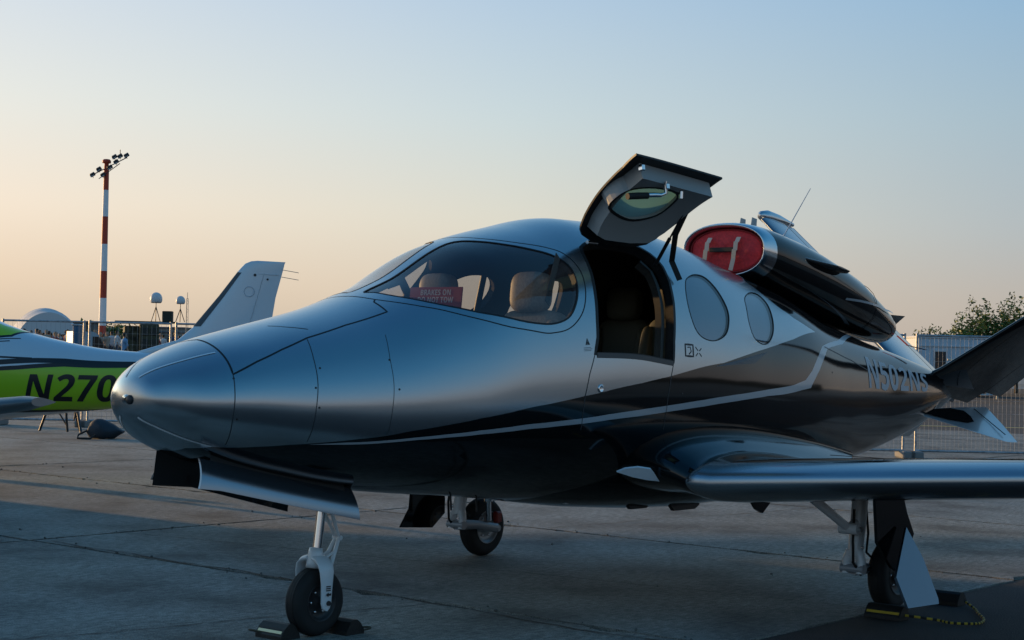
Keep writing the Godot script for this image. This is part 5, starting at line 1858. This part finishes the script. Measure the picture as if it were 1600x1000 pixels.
# a standing figure: one skin meshed from tapered limbs
func figure(seed_: int, stride: float, shirt: Color, legs: Color, hair: Color) -> ArrayMesh:
	var rng := RandomNumberGenerator.new()
	rng.seed = seed_
	var skin := Color(0.42, 0.26, 0.18)
	var sw := rng.randf_range(0.02, 0.12)
	var bones := []
	for s in [-1.0, 1.0]:
		bones.append([Vector3(0.09 * s, 0.92, 0), Vector3(0.10 * s, 0.50, 0.04 + stride * s), 0.085, 0.06, legs])
		bones.append([Vector3(0.10 * s, 0.50, 0.04 + stride * s), Vector3(0.10 * s, 0.08, stride * s * 1.6 - 0.02), 0.055, 0.04, legs])
		bones.append([Vector3(0.10 * s, 0.05, stride * s * 1.6 - 0.04), Vector3(0.12 * s, 0.04, stride * s * 1.6 + 0.14), 0.045, 0.035, Color(0.03, 0.03, 0.03)])
		bones.append([Vector3(0.19 * s, 1.42, 0), Vector3(0.25 * s, 1.14, -0.02 - stride * s), 0.055, 0.042, shirt])
		bones.append([Vector3(0.25 * s, 1.14, -0.02 - stride * s), Vector3((0.23 - sw) * s, 0.90, 0.08 - stride * s * 0.5), 0.040, 0.03, skin])
		bones.append([Vector3((0.23 - sw) * s, 0.89, 0.08 - stride * s * 0.5), Vector3((0.22 - sw) * s, 0.80, 0.10 - stride * s * 0.5), 0.038, 0.022, skin])
	bones.append([Vector3(0, 0.95, 0), Vector3(0, 1.16, 0.0), 0.145, 0.135, shirt])
	bones.append([Vector3(-0.08, 1.36, 0), Vector3(0.08, 1.36, 0), 0.13, 0.13, shirt])
	bones.append([Vector3(0, 1.16, 0), Vector3(0, 1.36, 0.0), 0.135, 0.14, shirt])
	bones.append([Vector3(0, 1.46, 0.0), Vector3(0, 1.56, 0.02), 0.055, 0.05, skin])
	bones.append([Vector3(0, 1.60, 0.03), Vector3(0, 1.69, 0.02), 0.080, 0.088, skin])
	bones.append([Vector3(0, 1.61, 0.105), Vector3(0, 1.585, 0.125), 0.016, 0.016, skin])
	bones.append([Vector3(0, 1.71, -0.015), Vector3(0, 1.66, -0.04), 0.092, 0.085, hair])
	var h := 0.045
	var nx := 18
	var ny := 42
	var nz := 20
	var org := Vector3(-0.40, -0.04, -0.42)
	var f := PackedFloat32Array()
	f.resize(nx * ny * nz)
	for k in nz:
		for j in ny:
			for i in nx:
				var p := org + Vector3(i, j, k) * h
				var d := 9.0
				for b in bones:
					var ab: Vector3 = b[1] - b[0]
					var t := clampf((p - b[0]).dot(ab) / ab.length_squared(), 0, 1)
					var e: float = (p - b[0] - ab * t).length() - lerpf(b[2], b[3], t)
					var q := maxf(0.03 - absf(d - e), 0.0) / 0.03
					d = minf(d, e) - q * q * 0.0075
				f[(k * ny + j) * nx + i] = d
	var idx := {}
	var pos := []
	var col := []
	for k in nz - 1:
		for j in ny - 1:
			for i in nx - 1:
				var acc := Vector3.ZERO
				var cnt := 0
				var v := []
				for c in 8:
					v.append(f[((k + (c >> 2)) * ny + j + ((c >> 1) & 1)) * nx + i + (c & 1)])
				for e in [[0, 1], [2, 3], [4, 5], [6, 7], [0, 2], [1, 3], [4, 6], [5, 7], [0, 4], [1, 5], [2, 6], [3, 7]]:
					var va: float = v[e[0]]
					var vb: float = v[e[1]]
					if (va < 0.0) != (vb < 0.0):
						var t := va / (va - vb)
						var pa := Vector3(e[0] & 1, (e[0] >> 1) & 1, e[0] >> 2)
						var pb := Vector3(e[1] & 1, (e[1] >> 1) & 1, e[1] >> 2)
						acc += pa.lerp(pb, t)
						cnt += 1
				if cnt:
					idx[(k * ny + j) * nx + i] = pos.size()
					var p := org + (Vector3(i, j, k) + acc / cnt) * h
					pos.append(p)
					var best := 9.0
					var bc := shirt
					for b in bones:
						var ab: Vector3 = b[1] - b[0]
						var t := clampf((p - b[0]).dot(ab) / ab.length_squared(), 0, 1)
						var e: float = (p - b[0] - ab * t).length() - lerpf(b[2], b[3], t)
						if e < best:
							best = e
							bc = b[4]
					col.append(bc)
	var st := SurfaceTool.new()
	st.begin(Mesh.PRIMITIVE_TRIANGLES)
	for i in pos.size():
		st.set_color(col[i])
		st.set_smooth_group(0)
		st.add_vertex(pos[i])
	for k in range(1, nz - 1):
		for j in range(1, ny - 1):
			for i in range(1, nx - 1):
				var a0 := f[(k * ny + j) * nx + i] < 0.0
				for ax in 3:
					var st3: int = [1, nx, nx * ny][ax]
					var a1 := f[(k * ny + j) * nx + i + st3] < 0.0
					if a0 == a1:
						continue
					var u: int = [nx, nx * ny, 1][ax]
					var w: int = [nx * ny, 1, nx][ax]
					var q := (k * ny + j) * nx + i
					var c := [idx[q - u - w], idx[q - w], idx[q], idx[q - u]]
					if not a0:
						c.reverse()
					for e in [0, 2, 1, 0, 3, 2]:
						st.add_index(c[e])
	st.generate_normals()
	return st.commit()

func background() -> void:
	# red and white floodlight mast
	var M := from_eye(-40.1, 163.0)
	var mast := thing("light_mast", "tall red and white banded floodlight mast rising behind the lime aeroplane", "light mast", M, -YAW)
	var red := paint(0.42, 0.045, 0.02, 0.6)
	var wht := paint(0.72, 0.74, 0.76, 0.6)
	var ys := [0.0, 3.2, 5.9, 8.55, 11.2, 13.9, 16.5, 18.9]
	for k in 7:
		var m := MB.new()
		m.tube([Vector3(0, ys[k], 0), Vector3(0, ys[k + 1], 0)], [lerpf(0.38, 0.25, ys[k] / 19.0), lerpf(0.38, 0.25, ys[k + 1] / 19.0)], 20)
		part(mast, "band", m, red if k % 2 == 0 else wht)
	var hd := MB.new()
	hd.lathe([Vector2(0.20, -0.5), Vector2(0.22, -0.1), Vector2(0.42, -0.05), Vector2(0.42, 0.18), Vector2(0.3, 0.32), Vector2(0.0, 0.36)], Vector3(0, 19.2, 0), Vector3.UP, 20)
	part(mast, "cap", hd, red)
	var arm := MB.new()
	arm.tube([Vector3(-1.3, 17.95, 0.2), Vector3(1.9, 19.75, -0.2)], 0.05, 8)
	arm.tube([Vector3(-0.6, 17.55, 0.5), Vector3(1.4, 19.1, 0.4)], 0.04, 8)
	pieces(mast, "crossbar", arm, dark_part)
	for q in [[-1.25, 17.95, 0.4], [-0.62, 18.5, 0.5], [-0.2, 17.95, 0.5], [0.45, 18.7, 0.5], [1.05, 19.25, 0.5], [0.85, 19.75, 0.4], [1.35, 19.85, 0.2], [1.95, 19.95, 0.1]]:
		var fl := MB.new()
		fl.box(Vector3(q[0], q[1], q[2]), Vector3(0.50, 0.34, 0.26), 0.04, Basis(Vector3(0, 0, 1), 0.55) * Basis(Vector3(1, 0, 0), 0.6))
		fl.tube([Vector3(q[0], q[1], q[2]), Vector3(q[0], q[1] - 0.3, q[2] - 0.3)], 0.03, 6)
		var fo := part(mast, "floodlight", fl, dark_part)
		var gf := MB.new()
		gf.box(Vector3(q[0], q[1] - 0.12, q[2] + 0.12), Vector3(0.40, 0.05, 0.2), 0.0, Basis(Vector3(0, 0, 1), 0.55) * Basis(Vector3(1, 0, 0), 0.6))
		part(fo, "lens", gf, paint(0.35, 0.38, 0.4, 0.15))
	var tb := MB.new()
	tb.tube([Vector3(1.3, 19.8, 0), Vector3(1.3, 20.5, 0)], 0.04, 6)
	part(mast, "obstruction_lamp", tb, dark_part)

	# white dome tent
	var dt := thing("dome_tent", "pale domed exhibition tent far behind the fence on the left", "tent", from_eye(-42.1, 150.0), -YAW + 0.35)
	for k in 4:
		var m := MB.new()
		var z0 := -4.4 + 2.2 * k
		var rows := []
		for i in 9:
			var t := i / 8.0
			var z := z0 + 2.2 * t
			var line := PackedVector3Array()
			var g := 1.0 - 0.10 * pow(absf(z) / 4.4, 2.0)
			for a in 25:
				var w := PI * a / 24.0
				line.append(Vector3(-cos(w) * 3.4 * g, sin(w) * 4.55 * g * (1.0 - 0.015 * sin(t * PI)), z))
			rows.append(line)
		m.grid(rows)
		part(dt, "canopy", m, paint(0.55, 0.56, 0.58, 0.7))
	for s in [-1.0, 1.0]:
		var e := MB.new()
		var pts := PackedVector2Array()
		for a in 25:
			pts.append(Vector2(-cos(PI * a / 24.0) * 3.06, sin(PI * a / 24.0) * 4.09))
		e.plate(pts, Vector3(0, 0, 4.39 * s), Vector3.RIGHT, Vector3.UP, 0.03)
		part(dt, "end_wall", e, paint(0.60, 0.60, 0.61, 0.7))

	# olive shelter truck with two radomes and a box on its roof
	var T := from_eye(-20.1, 90.0)
	var olive := mottled(paint(0.11, 0.105, 0.06, 0.8), noise_tex(41, 0.02, [[0.35, 0.45], [0.5, 0.7], [0.6, 1.0]], 256, 3), Vector3(0.25, 0.25, 0.25))
	var tr := thing("shelter_truck", "olive camouflaged shelter truck beyond the fence under two white radomes", "truck", T, -YAW + 0.25)
	var cabm := MB.new()
	cabm.box(Vector3(-0.35, 1.75, -1.2), Vector3(0.95, 1.5, 3.2), 0.05)
	cabm.box(Vector3(-0.05, 0.85, -1.2), Vector3(1.7, 0.3, 4.8), 0.03)
	pieces(tr, "chassis", cabm, olive)
	var shl := MB.new()
	shl.box(Vector3(0.45, 1.75, 0.3), Vector3(1.0, 1.7, 2.2), 0.04)
	var sh := part(tr, "shelter", shl, paint(0.06, 0.06, 0.035, 0.8))
	for q in [[0.22, 2.2, 0.34, 0.4], [0.68, 2.2, 0.34, 0.4], [0.22, 1.55, 0.34, 0.5], [0.68, 1.55, 0.34, 0.5]]:
		var w := MB.new()
		w.box(Vector3(q[0], q[1], 1.42), Vector3(q[2], q[3], 0.06), 0.02)
		part(sh, "hatch", w, paint(0.022, 0.024, 0.02, 0.6))
	var rack := MB.new()
	rack.box(Vector3(0.25, 2.72, 0), Vector3(3.2, 0.09, 1.6), 0.02)
	part(tr, "roof_platform", rack, paint(0.05, 0.05, 0.045, 0.8))
	for s in [-1.0, 1.0]:
		for z in [-2.6, 0.9]:
			var wm := MB.new()
			wm.lathe([Vector2(0.2, -0.14), Vector2(0.46, -0.13), Vector2(0.5, 0.0), Vector2(0.46, 0.13), Vector2(0.2, 0.14)], Vector3(0.75 * s, 0.5, z), Vector3.RIGHT, 24)
			part(tr, "wheel", wm, rubber)
	var bx := MB.new()
	bx.box(from_eye(-18.62, 90.0, 3.05), Vector3(0.52, 0.58, 0.5), 0.03, Basis(Vector3.UP, -YAW))
	solo("equipment_case", bx, paint(0.025, 0.03, 0.02, 0.7), "dark green equipment case on the truck roof between the radomes", "case")
	for q in [[-19.27, 0.33, 4.02, "larger round white radome on a tripod, left one on the truck roof"], [-17.95, 0.25, 3.93, "smaller white radome on a tripod, right one on the truck roof"]]:
		var P := from_eye(q[0], 90.0)
		var ra := thing("radome", q[3], "radome", P, -YAW, "radomes on the truck roof")
		var m := MB.new()
		var r: float = q[1]
		m.lathe([Vector2(0.0, -0.80 * r), Vector2(0.75 * r, -0.78 * r), Vector2(0.92 * r, -0.62 * r), Vector2(1.0 * r, -0.25 * r), Vector2(0.97 * r, 0.15 * r), Vector2(0.82 * r, 0.55 * r), Vector2(0.55 * r, 0.83 * r), Vector2(0.25 * r, 0.96 * r), Vector2(0.0, 0.99 * r)], Vector3(0, q[2], 0), Vector3.UP, 28)
		part(ra, "dome", m, paint(0.62, 0.64, 0.66, 0.5))
		for k in 3:
			var a := TAU * k / 3 + 0.3
			var l := MB.new()
			l.tube([Vector3(0, q[2] - 0.45, 0), Vector3(0.27 * cos(a), 2.77, 0.27 * sin(a))], 0.022, 6)
			part(ra, "tripod_leg", l, dark_part)
		var ce := MB.new()
		ce.tube([Vector3(0, q[2] - 0.75 * r, 0), Vector3(0, 2.9, 0)], 0.02, 6)
		part(ra, "centre_pole", ce, dark_part)

	# thin lattice mast
	var lm := thing("lattice_mast", "thin grey lattice aerial mast right of the radomes", "mast", from_eye(-33.6, 172.0), -YAW)
	for k in 3:
		var a := TAU * k / 3
		var m := MB.new()
		m.tube([Vector3(0.16 * cos(a), 0, 0.16 * sin(a)), Vector3(0.10 * cos(a), 6.3, 0.10 * sin(a))], 0.022, 5)
		part(lm, "upright", m, paint(0.3, 0.27, 0.24, 0.7))
	var lc := MB.new()
	for k in 22:
		var a := TAU * (k % 3) / 3
		var b2 := TAU * ((k + 1) % 3) / 3
		lc.tube([Vector3(0.14 * cos(a), 0.28 * k, 0.14 * sin(a)), Vector3(0.14 * cos(b2), 0.28 * k + 0.28, 0.14 * sin(b2))], 0.014, 4)
	lc.tube([Vector3(0, 6.2, 0), Vector3(0, 6.9, 0)], 0.03, 5)
	bits(lm, "bracing", lc, paint(0.3, 0.27, 0.24, 0.7))

	# blue kiosk and white van in front of the crowd
	var kb := thing("blue_kiosk", "narrow blue cabin standing by the fence posts on the left", "kiosk", from_eye(-19.55, 75.0), -YAW)
	var km := MB.new()
	km.box(Vector3(0, 1.15, 0), Vector3(0.22, 2.3, 0.9), 0.02)
	part(kb, "cabin", km, paint(0.03, 0.12, 0.22, 0.6))
	var kr := MB.new()
	kr.box(Vector3(0, 2.34, 0), Vector3(0.3, 0.08, 1.0), 0.02)
	part(kb, "roof", kr, paint(0.4, 0.42, 0.45, 0.6))
	var vn := thing("white_van", "small pale van with dark windscreen left of the mast foot", "van", from_eye(-21.4, 84.0), -YAW + 0.5)
	var vp := MB.new()
	vp.plate(p2([-0.85, 0.35, 0.95, 0.35, 1.0, 0.95, 0.72, 1.15, 0.35, 1.95, 0.1, 2.1, -0.85, 2.1]), Vector3.ZERO, Vector3.RIGHT, Vector3.UP, 1.6)
	part(vn, "body", vp, paint(0.35, 0.42, 0.48, 0.4))
	var vw := MB.new()
	vw.plate(p2([0.70, 1.2, 0.38, 1.86, 0.05, 1.86, 0.05, 1.2]), Vector3(0.0, 0, 0), Vector3.RIGHT, Vector3.UP, 1.62)
	vw.box(Vector3(0.57, 1.55, 0), Vector3(0.03, 0.66, 1.4), 0.0, Basis(Vector3(0, 0, 1), 0.43))
	part(vn, "window", vw, paint(0.015, 0.018, 0.02, 0.1))
	for x in [-0.55, 0.62]:
		for s in [-1.0, 1.0]:
			var w := MB.new()
			w.lathe([Vector2(0.12, -0.1), Vector2(0.3, -0.1), Vector2(0.33, 0.0), Vector2(0.3, 0.1), Vector2(0.12, 0.1)], Vector3(x, 0.33, 0.75 * s), Vector3.BACK, 20)
			part(vn, "wheel", w, rubber)

	# the far crowd reads as one mass; two nearer people stand apart from it
	var cm := paint(1, 1, 1, 0.8)
	cm.albedo_color = Color.WHITE
	cm.vertex_color_use_as_albedo = true
	var kinds := [figure(1, 0.0, Color(0.55, 0.55, 0.56), Color(0.05, 0.06, 0.1), Color(0.03, 0.02, 0.015)), figure(2, 0.10, Color(0.30, 0.06, 0.05), Color(0.12, 0.11, 0.09), Color(0.05, 0.03, 0.02)), figure(3, 0.05, Color(0.05, 0.07, 0.14), Color(0.25, 0.22, 0.17), Color(0.02, 0.02, 0.02)), figure(4, 0.12, Color(0.35, 0.28, 0.22), Color(0.03, 0.03, 0.04), Color(0.1, 0.07, 0.04))]
	var man := figure(5, 0.06, Color(0.16, 0.32, 0.52), Color(0.03, 0.03, 0.035), Color(0.02, 0.015, 0.01))
	var pa := part(self, numbered("person"), man, cm)
	pa.transform = Transform3D(Basis(Vector3.UP, 1.4), from_eye(-18.6, 80.0, 0.3))
	tag(pa, "person in a light blue shirt and dark trousers walking beyond the fence", "person")
	var pb := part(self, numbered("person"), kinds[1], cm)
	pb.transform = Transform3D(Basis(Vector3.UP, 0.2), from_eye(-24.1, 88.0, 0.3))
	tag(pb, "person in a dark red top standing left of the fence posts", "person")
	var rng := RandomNumberGenerator.new()
	rng.seed = 77
	var crowd := Node3D.new()
	crowd.name = "crowd"
	add_child(crowd)
	tag(crowd, "blurred far crowd of visitors along the horizon behind the mesh fence", "crowd")
	crowd.set_meta("kind", "stuff")
	for k in 4:
		var mm := MultiMesh.new()
		mm.transform_format = MultiMesh.TRANSFORM_3D
		mm.mesh = kinds[k]
		mm.instance_count = 34
		for i in 34:
			var ah := rng.randf_range(95.0, 135.0)
			var ri := rng.randf_range(-0.30, -0.17) * ah
			var sc := rng.randf_range(0.92, 1.06)
			mm.set_instance_transform(i, Transform3D(Basis(Vector3.UP, rng.randf() * TAU).scaled(Vector3(sc, sc, sc)), from_eye(ri, ah, 0.45)))
		var mi := MultiMeshInstance3D.new()
		mi.name = "visitors"
		mi.multimesh = mm
		mi.material_override = cm
		mi.set_meta("kind", "stuff")
		crowd.add_child(mi, true)

	var bank := MB.new()
	bank.box(from_eye(-30.0, 120.0, 0.2), Vector3(50, 0.5, 56), 0.0, Basis(Vector3.UP, -YAW))
	structure("raised_terrace", bank, paint(0.12, 0.115, 0.10, 0.9))
	# low buildings and marquees on the left horizon
	var bn := [[-62.0, 240.0, 13.0, 3.1, "low grey hangar on the left horizon right of the mast", 0.16], [-40.0, 200.0, 3.4, 3.8, "small pale booth with dark doorway right of the dome tent", 0.12], [-54.0, 205.0, 16.0, 2.2, "long low tan building at the foot of the dome tent", 0.22], [-58.0, 260.0, 7.0, 3.9, "boxy beige block on the horizon beside the shelter truck", 0.2]]
	bn[0][0] = -54.0; bn[1][0] = -51.2; bn[2][0] = -58.5; bn[3][0] = -54.2
	for q in bn:
		var bo := thing("low_building", q[4], "building", from_eye(q[0], q[1]), -YAW)
		var m := MB.new()
		m.box(Vector3(0, q[3] * 0.5, 0), Vector3(q[2], q[3], 6.0), 0.05)
		part(bo, "wall", m, paint(q[5], q[5] * 0.93, q[5] * 0.85, 0.8))
		var rf := MB.new()
		rf.box(Vector3(0, q[3] + 0.12, 0), Vector3(q[2] + 0.4, 0.24, 6.4), 0.05)
		part(bo, "roof", rf, paint(0.12, 0.12, 0.13, 0.8))
		var nw := int(q[2] / 2.0)
		for k in nw:
			var w := MB.new()
			w.box(Vector3(-q[2] * 0.5 + (k + 0.5) * q[2] / nw, q[3] * 0.55, 3.01), Vector3(0.9, 1.2, 0.06))
			part(bo, "window", w, paint(0.03, 0.035, 0.045, 0.2))
	# tree line on the left horizon
	var k := 0
	for q in [[-57.5, 230.0, 4.3, 5.0, "hazy rounded tree just left of the mast on the horizon"], [-65.5, 280.0, 4.2, 7.5, "low broad tree right of the mast on the horizon"], [-60.0, 270.0, 4.0, 6.0, "small far tree left of the shelter truck on the horizon"]]:
		tree(q[4], from_eye(q[0], q[1]), q[2], q[3], 100 + k, "trees on the left horizon", 90, 0.42)
		k += 1

	# white container cabin behind the right fence
	var cb := thing("container_cabin", "white portable cabin with dark door and glazed double doors behind the right fence", "cabin", from_eye(19.35, 75.0), -YAW)
	var wall := MB.new()
	wall.box(Vector3(0.7, 1.32, -1.2), Vector3(3.4, 2.55, 2.4), 0.02)
	var ww := part(cb, "wall", wall, paint(0.50, 0.58, 0.66, 0.6))
	for i in 8:
		var m := MB.new()
		m.box(Vector3(-1.0 + 0.45 * i + 0.08, 1.32, 0.012), Vector3(0.03, 2.5, 0.024))
		part(ww, "panel_rib", m, paint(0.52, 0.56, 0.60, 0.6))
	var tm := MB.new()
	tm.box(Vector3(0.7, 2.62, -1.2), Vector3(3.5, 0.10, 2.5), 0.02)
	tm.box(Vector3(0.7, 2.22, 0.03), Vector3(3.42, 0.05, 0.05))
	pieces(cb, "roof_trim", tm, paint(0.50, 0.54, 0.58, 0.6))
	for q in [[-0.02, 0.48], [1.33, 0.40], [1.86, 0.40]]:
		var m := MB.new()
		m.box(Vector3(q[0], 1.05, 0.03), Vector3(q[1] + 0.12, 2.0, 0.04))
		var fr := part(cb, "door", m, paint(0.55, 0.58, 0.6, 0.5))
		var g := MB.new()
		g.box(Vector3(q[0], 1.05, 0.052), Vector3(q[1], 1.85, 0.03))
		part(fr, "pane", g, paint(0.025, 0.03, 0.035, 0.12))
	for i in 3:
		var m := MB.new()
		m.box(Vector3(-0.5 + 1.2 * i, 2.72, -0.1), Vector3(0.08, 0.16, 0.1))
		part(cb, "lifting_lug", m, dark_part)
	var br := thing("rail_barrier", "cream tubular handrail in front of the white cabin", "handrail", from_eye(18.35, 70.0), -YAW)
	var rr := MB.new()
	rr.tube([Vector3(0, 1.62, 0), Vector3(2.3, 1.62, 0)], 0.04, 8)
	part(br, "top_rail", rr, paint(0.6, 0.52, 0.40, 0.5))
	for x in [0.35, 2.1]:
		var m := MB.new()
		m.tube([Vector3(x, 0, 0), Vector3(x, 1.6, 0)], 0.035, 8)
		part(br, "post", m, paint(0.6, 0.52, 0.40, 0.5))
	# wooded rise and sheds behind the viewpoint, seen only as reflections in the paint
	var ridge := MB.new()
	var fz := FastNoiseLite.new()
	fz.seed = 9
	fz.frequency = 0.05
	var rr2 := []
	for q in [[150.0, 0.0], [153.0, 0.75], [160.0, 1.0], [175.0, 0.9], [190.0, 0.0]]:
		var line := []
		for i in 121:
			var a := lerpf(-2.3, 2.3, i / 120.0)
			var p := from_eye(sin(a) * q[0], -cos(a) * q[0] * 1.0)
			line.append(Vector3(p.x, q[1] * (3.2 + 2.4 * fz.get_noise_2d(p.x, p.z) + 1.0 * fz.get_noise_2d(p.x * 4.0, p.z * 4.0)) - 0.05, p.z))
		rr2.append(line)
	ridge.grid(rr2)
	structure("wooded_hills", ridge, mottled(paint(0.035, 0.045, 0.02, 0.9), noise_tex(51, 0.03, [[0.2, 0.4], [0.8, 1.0]], 256), Vector3(0.1, 0.1, 0.1)))
	# trees at the right
	tree("bright green bushy tree with long upright shoots behind the white cabin", from_eye(23.5, 84.0), 5.0, 1.7, 201, "trees behind the white cabin", 150, 0.10)
	tree("taller dark green tree at the right edge behind the raised tail fin", from_eye(25.5, 84.0), 5.4, 1.5, 202, "trees behind the white cabin", 150, 0.10)
	tree("low green shrub over the left end of the white cabin roof", from_eye(20.7, 82.0), 3.6, 1.3, 203, "trees behind the white cabin", 80, 0.11)
	tree("low pale green shrub peeping over the middle of the white cabin roof", from_eye(22.0, 83.0), 3.5, 1.4, 204, "trees behind the white cabin", 80, 0.11)
	tree("dark shrub standing low at the far right beside the road", from_eye(24.6, 66.0), 1.7, 2.2, 205, "trees behind the white cabin", 90, 0.12)
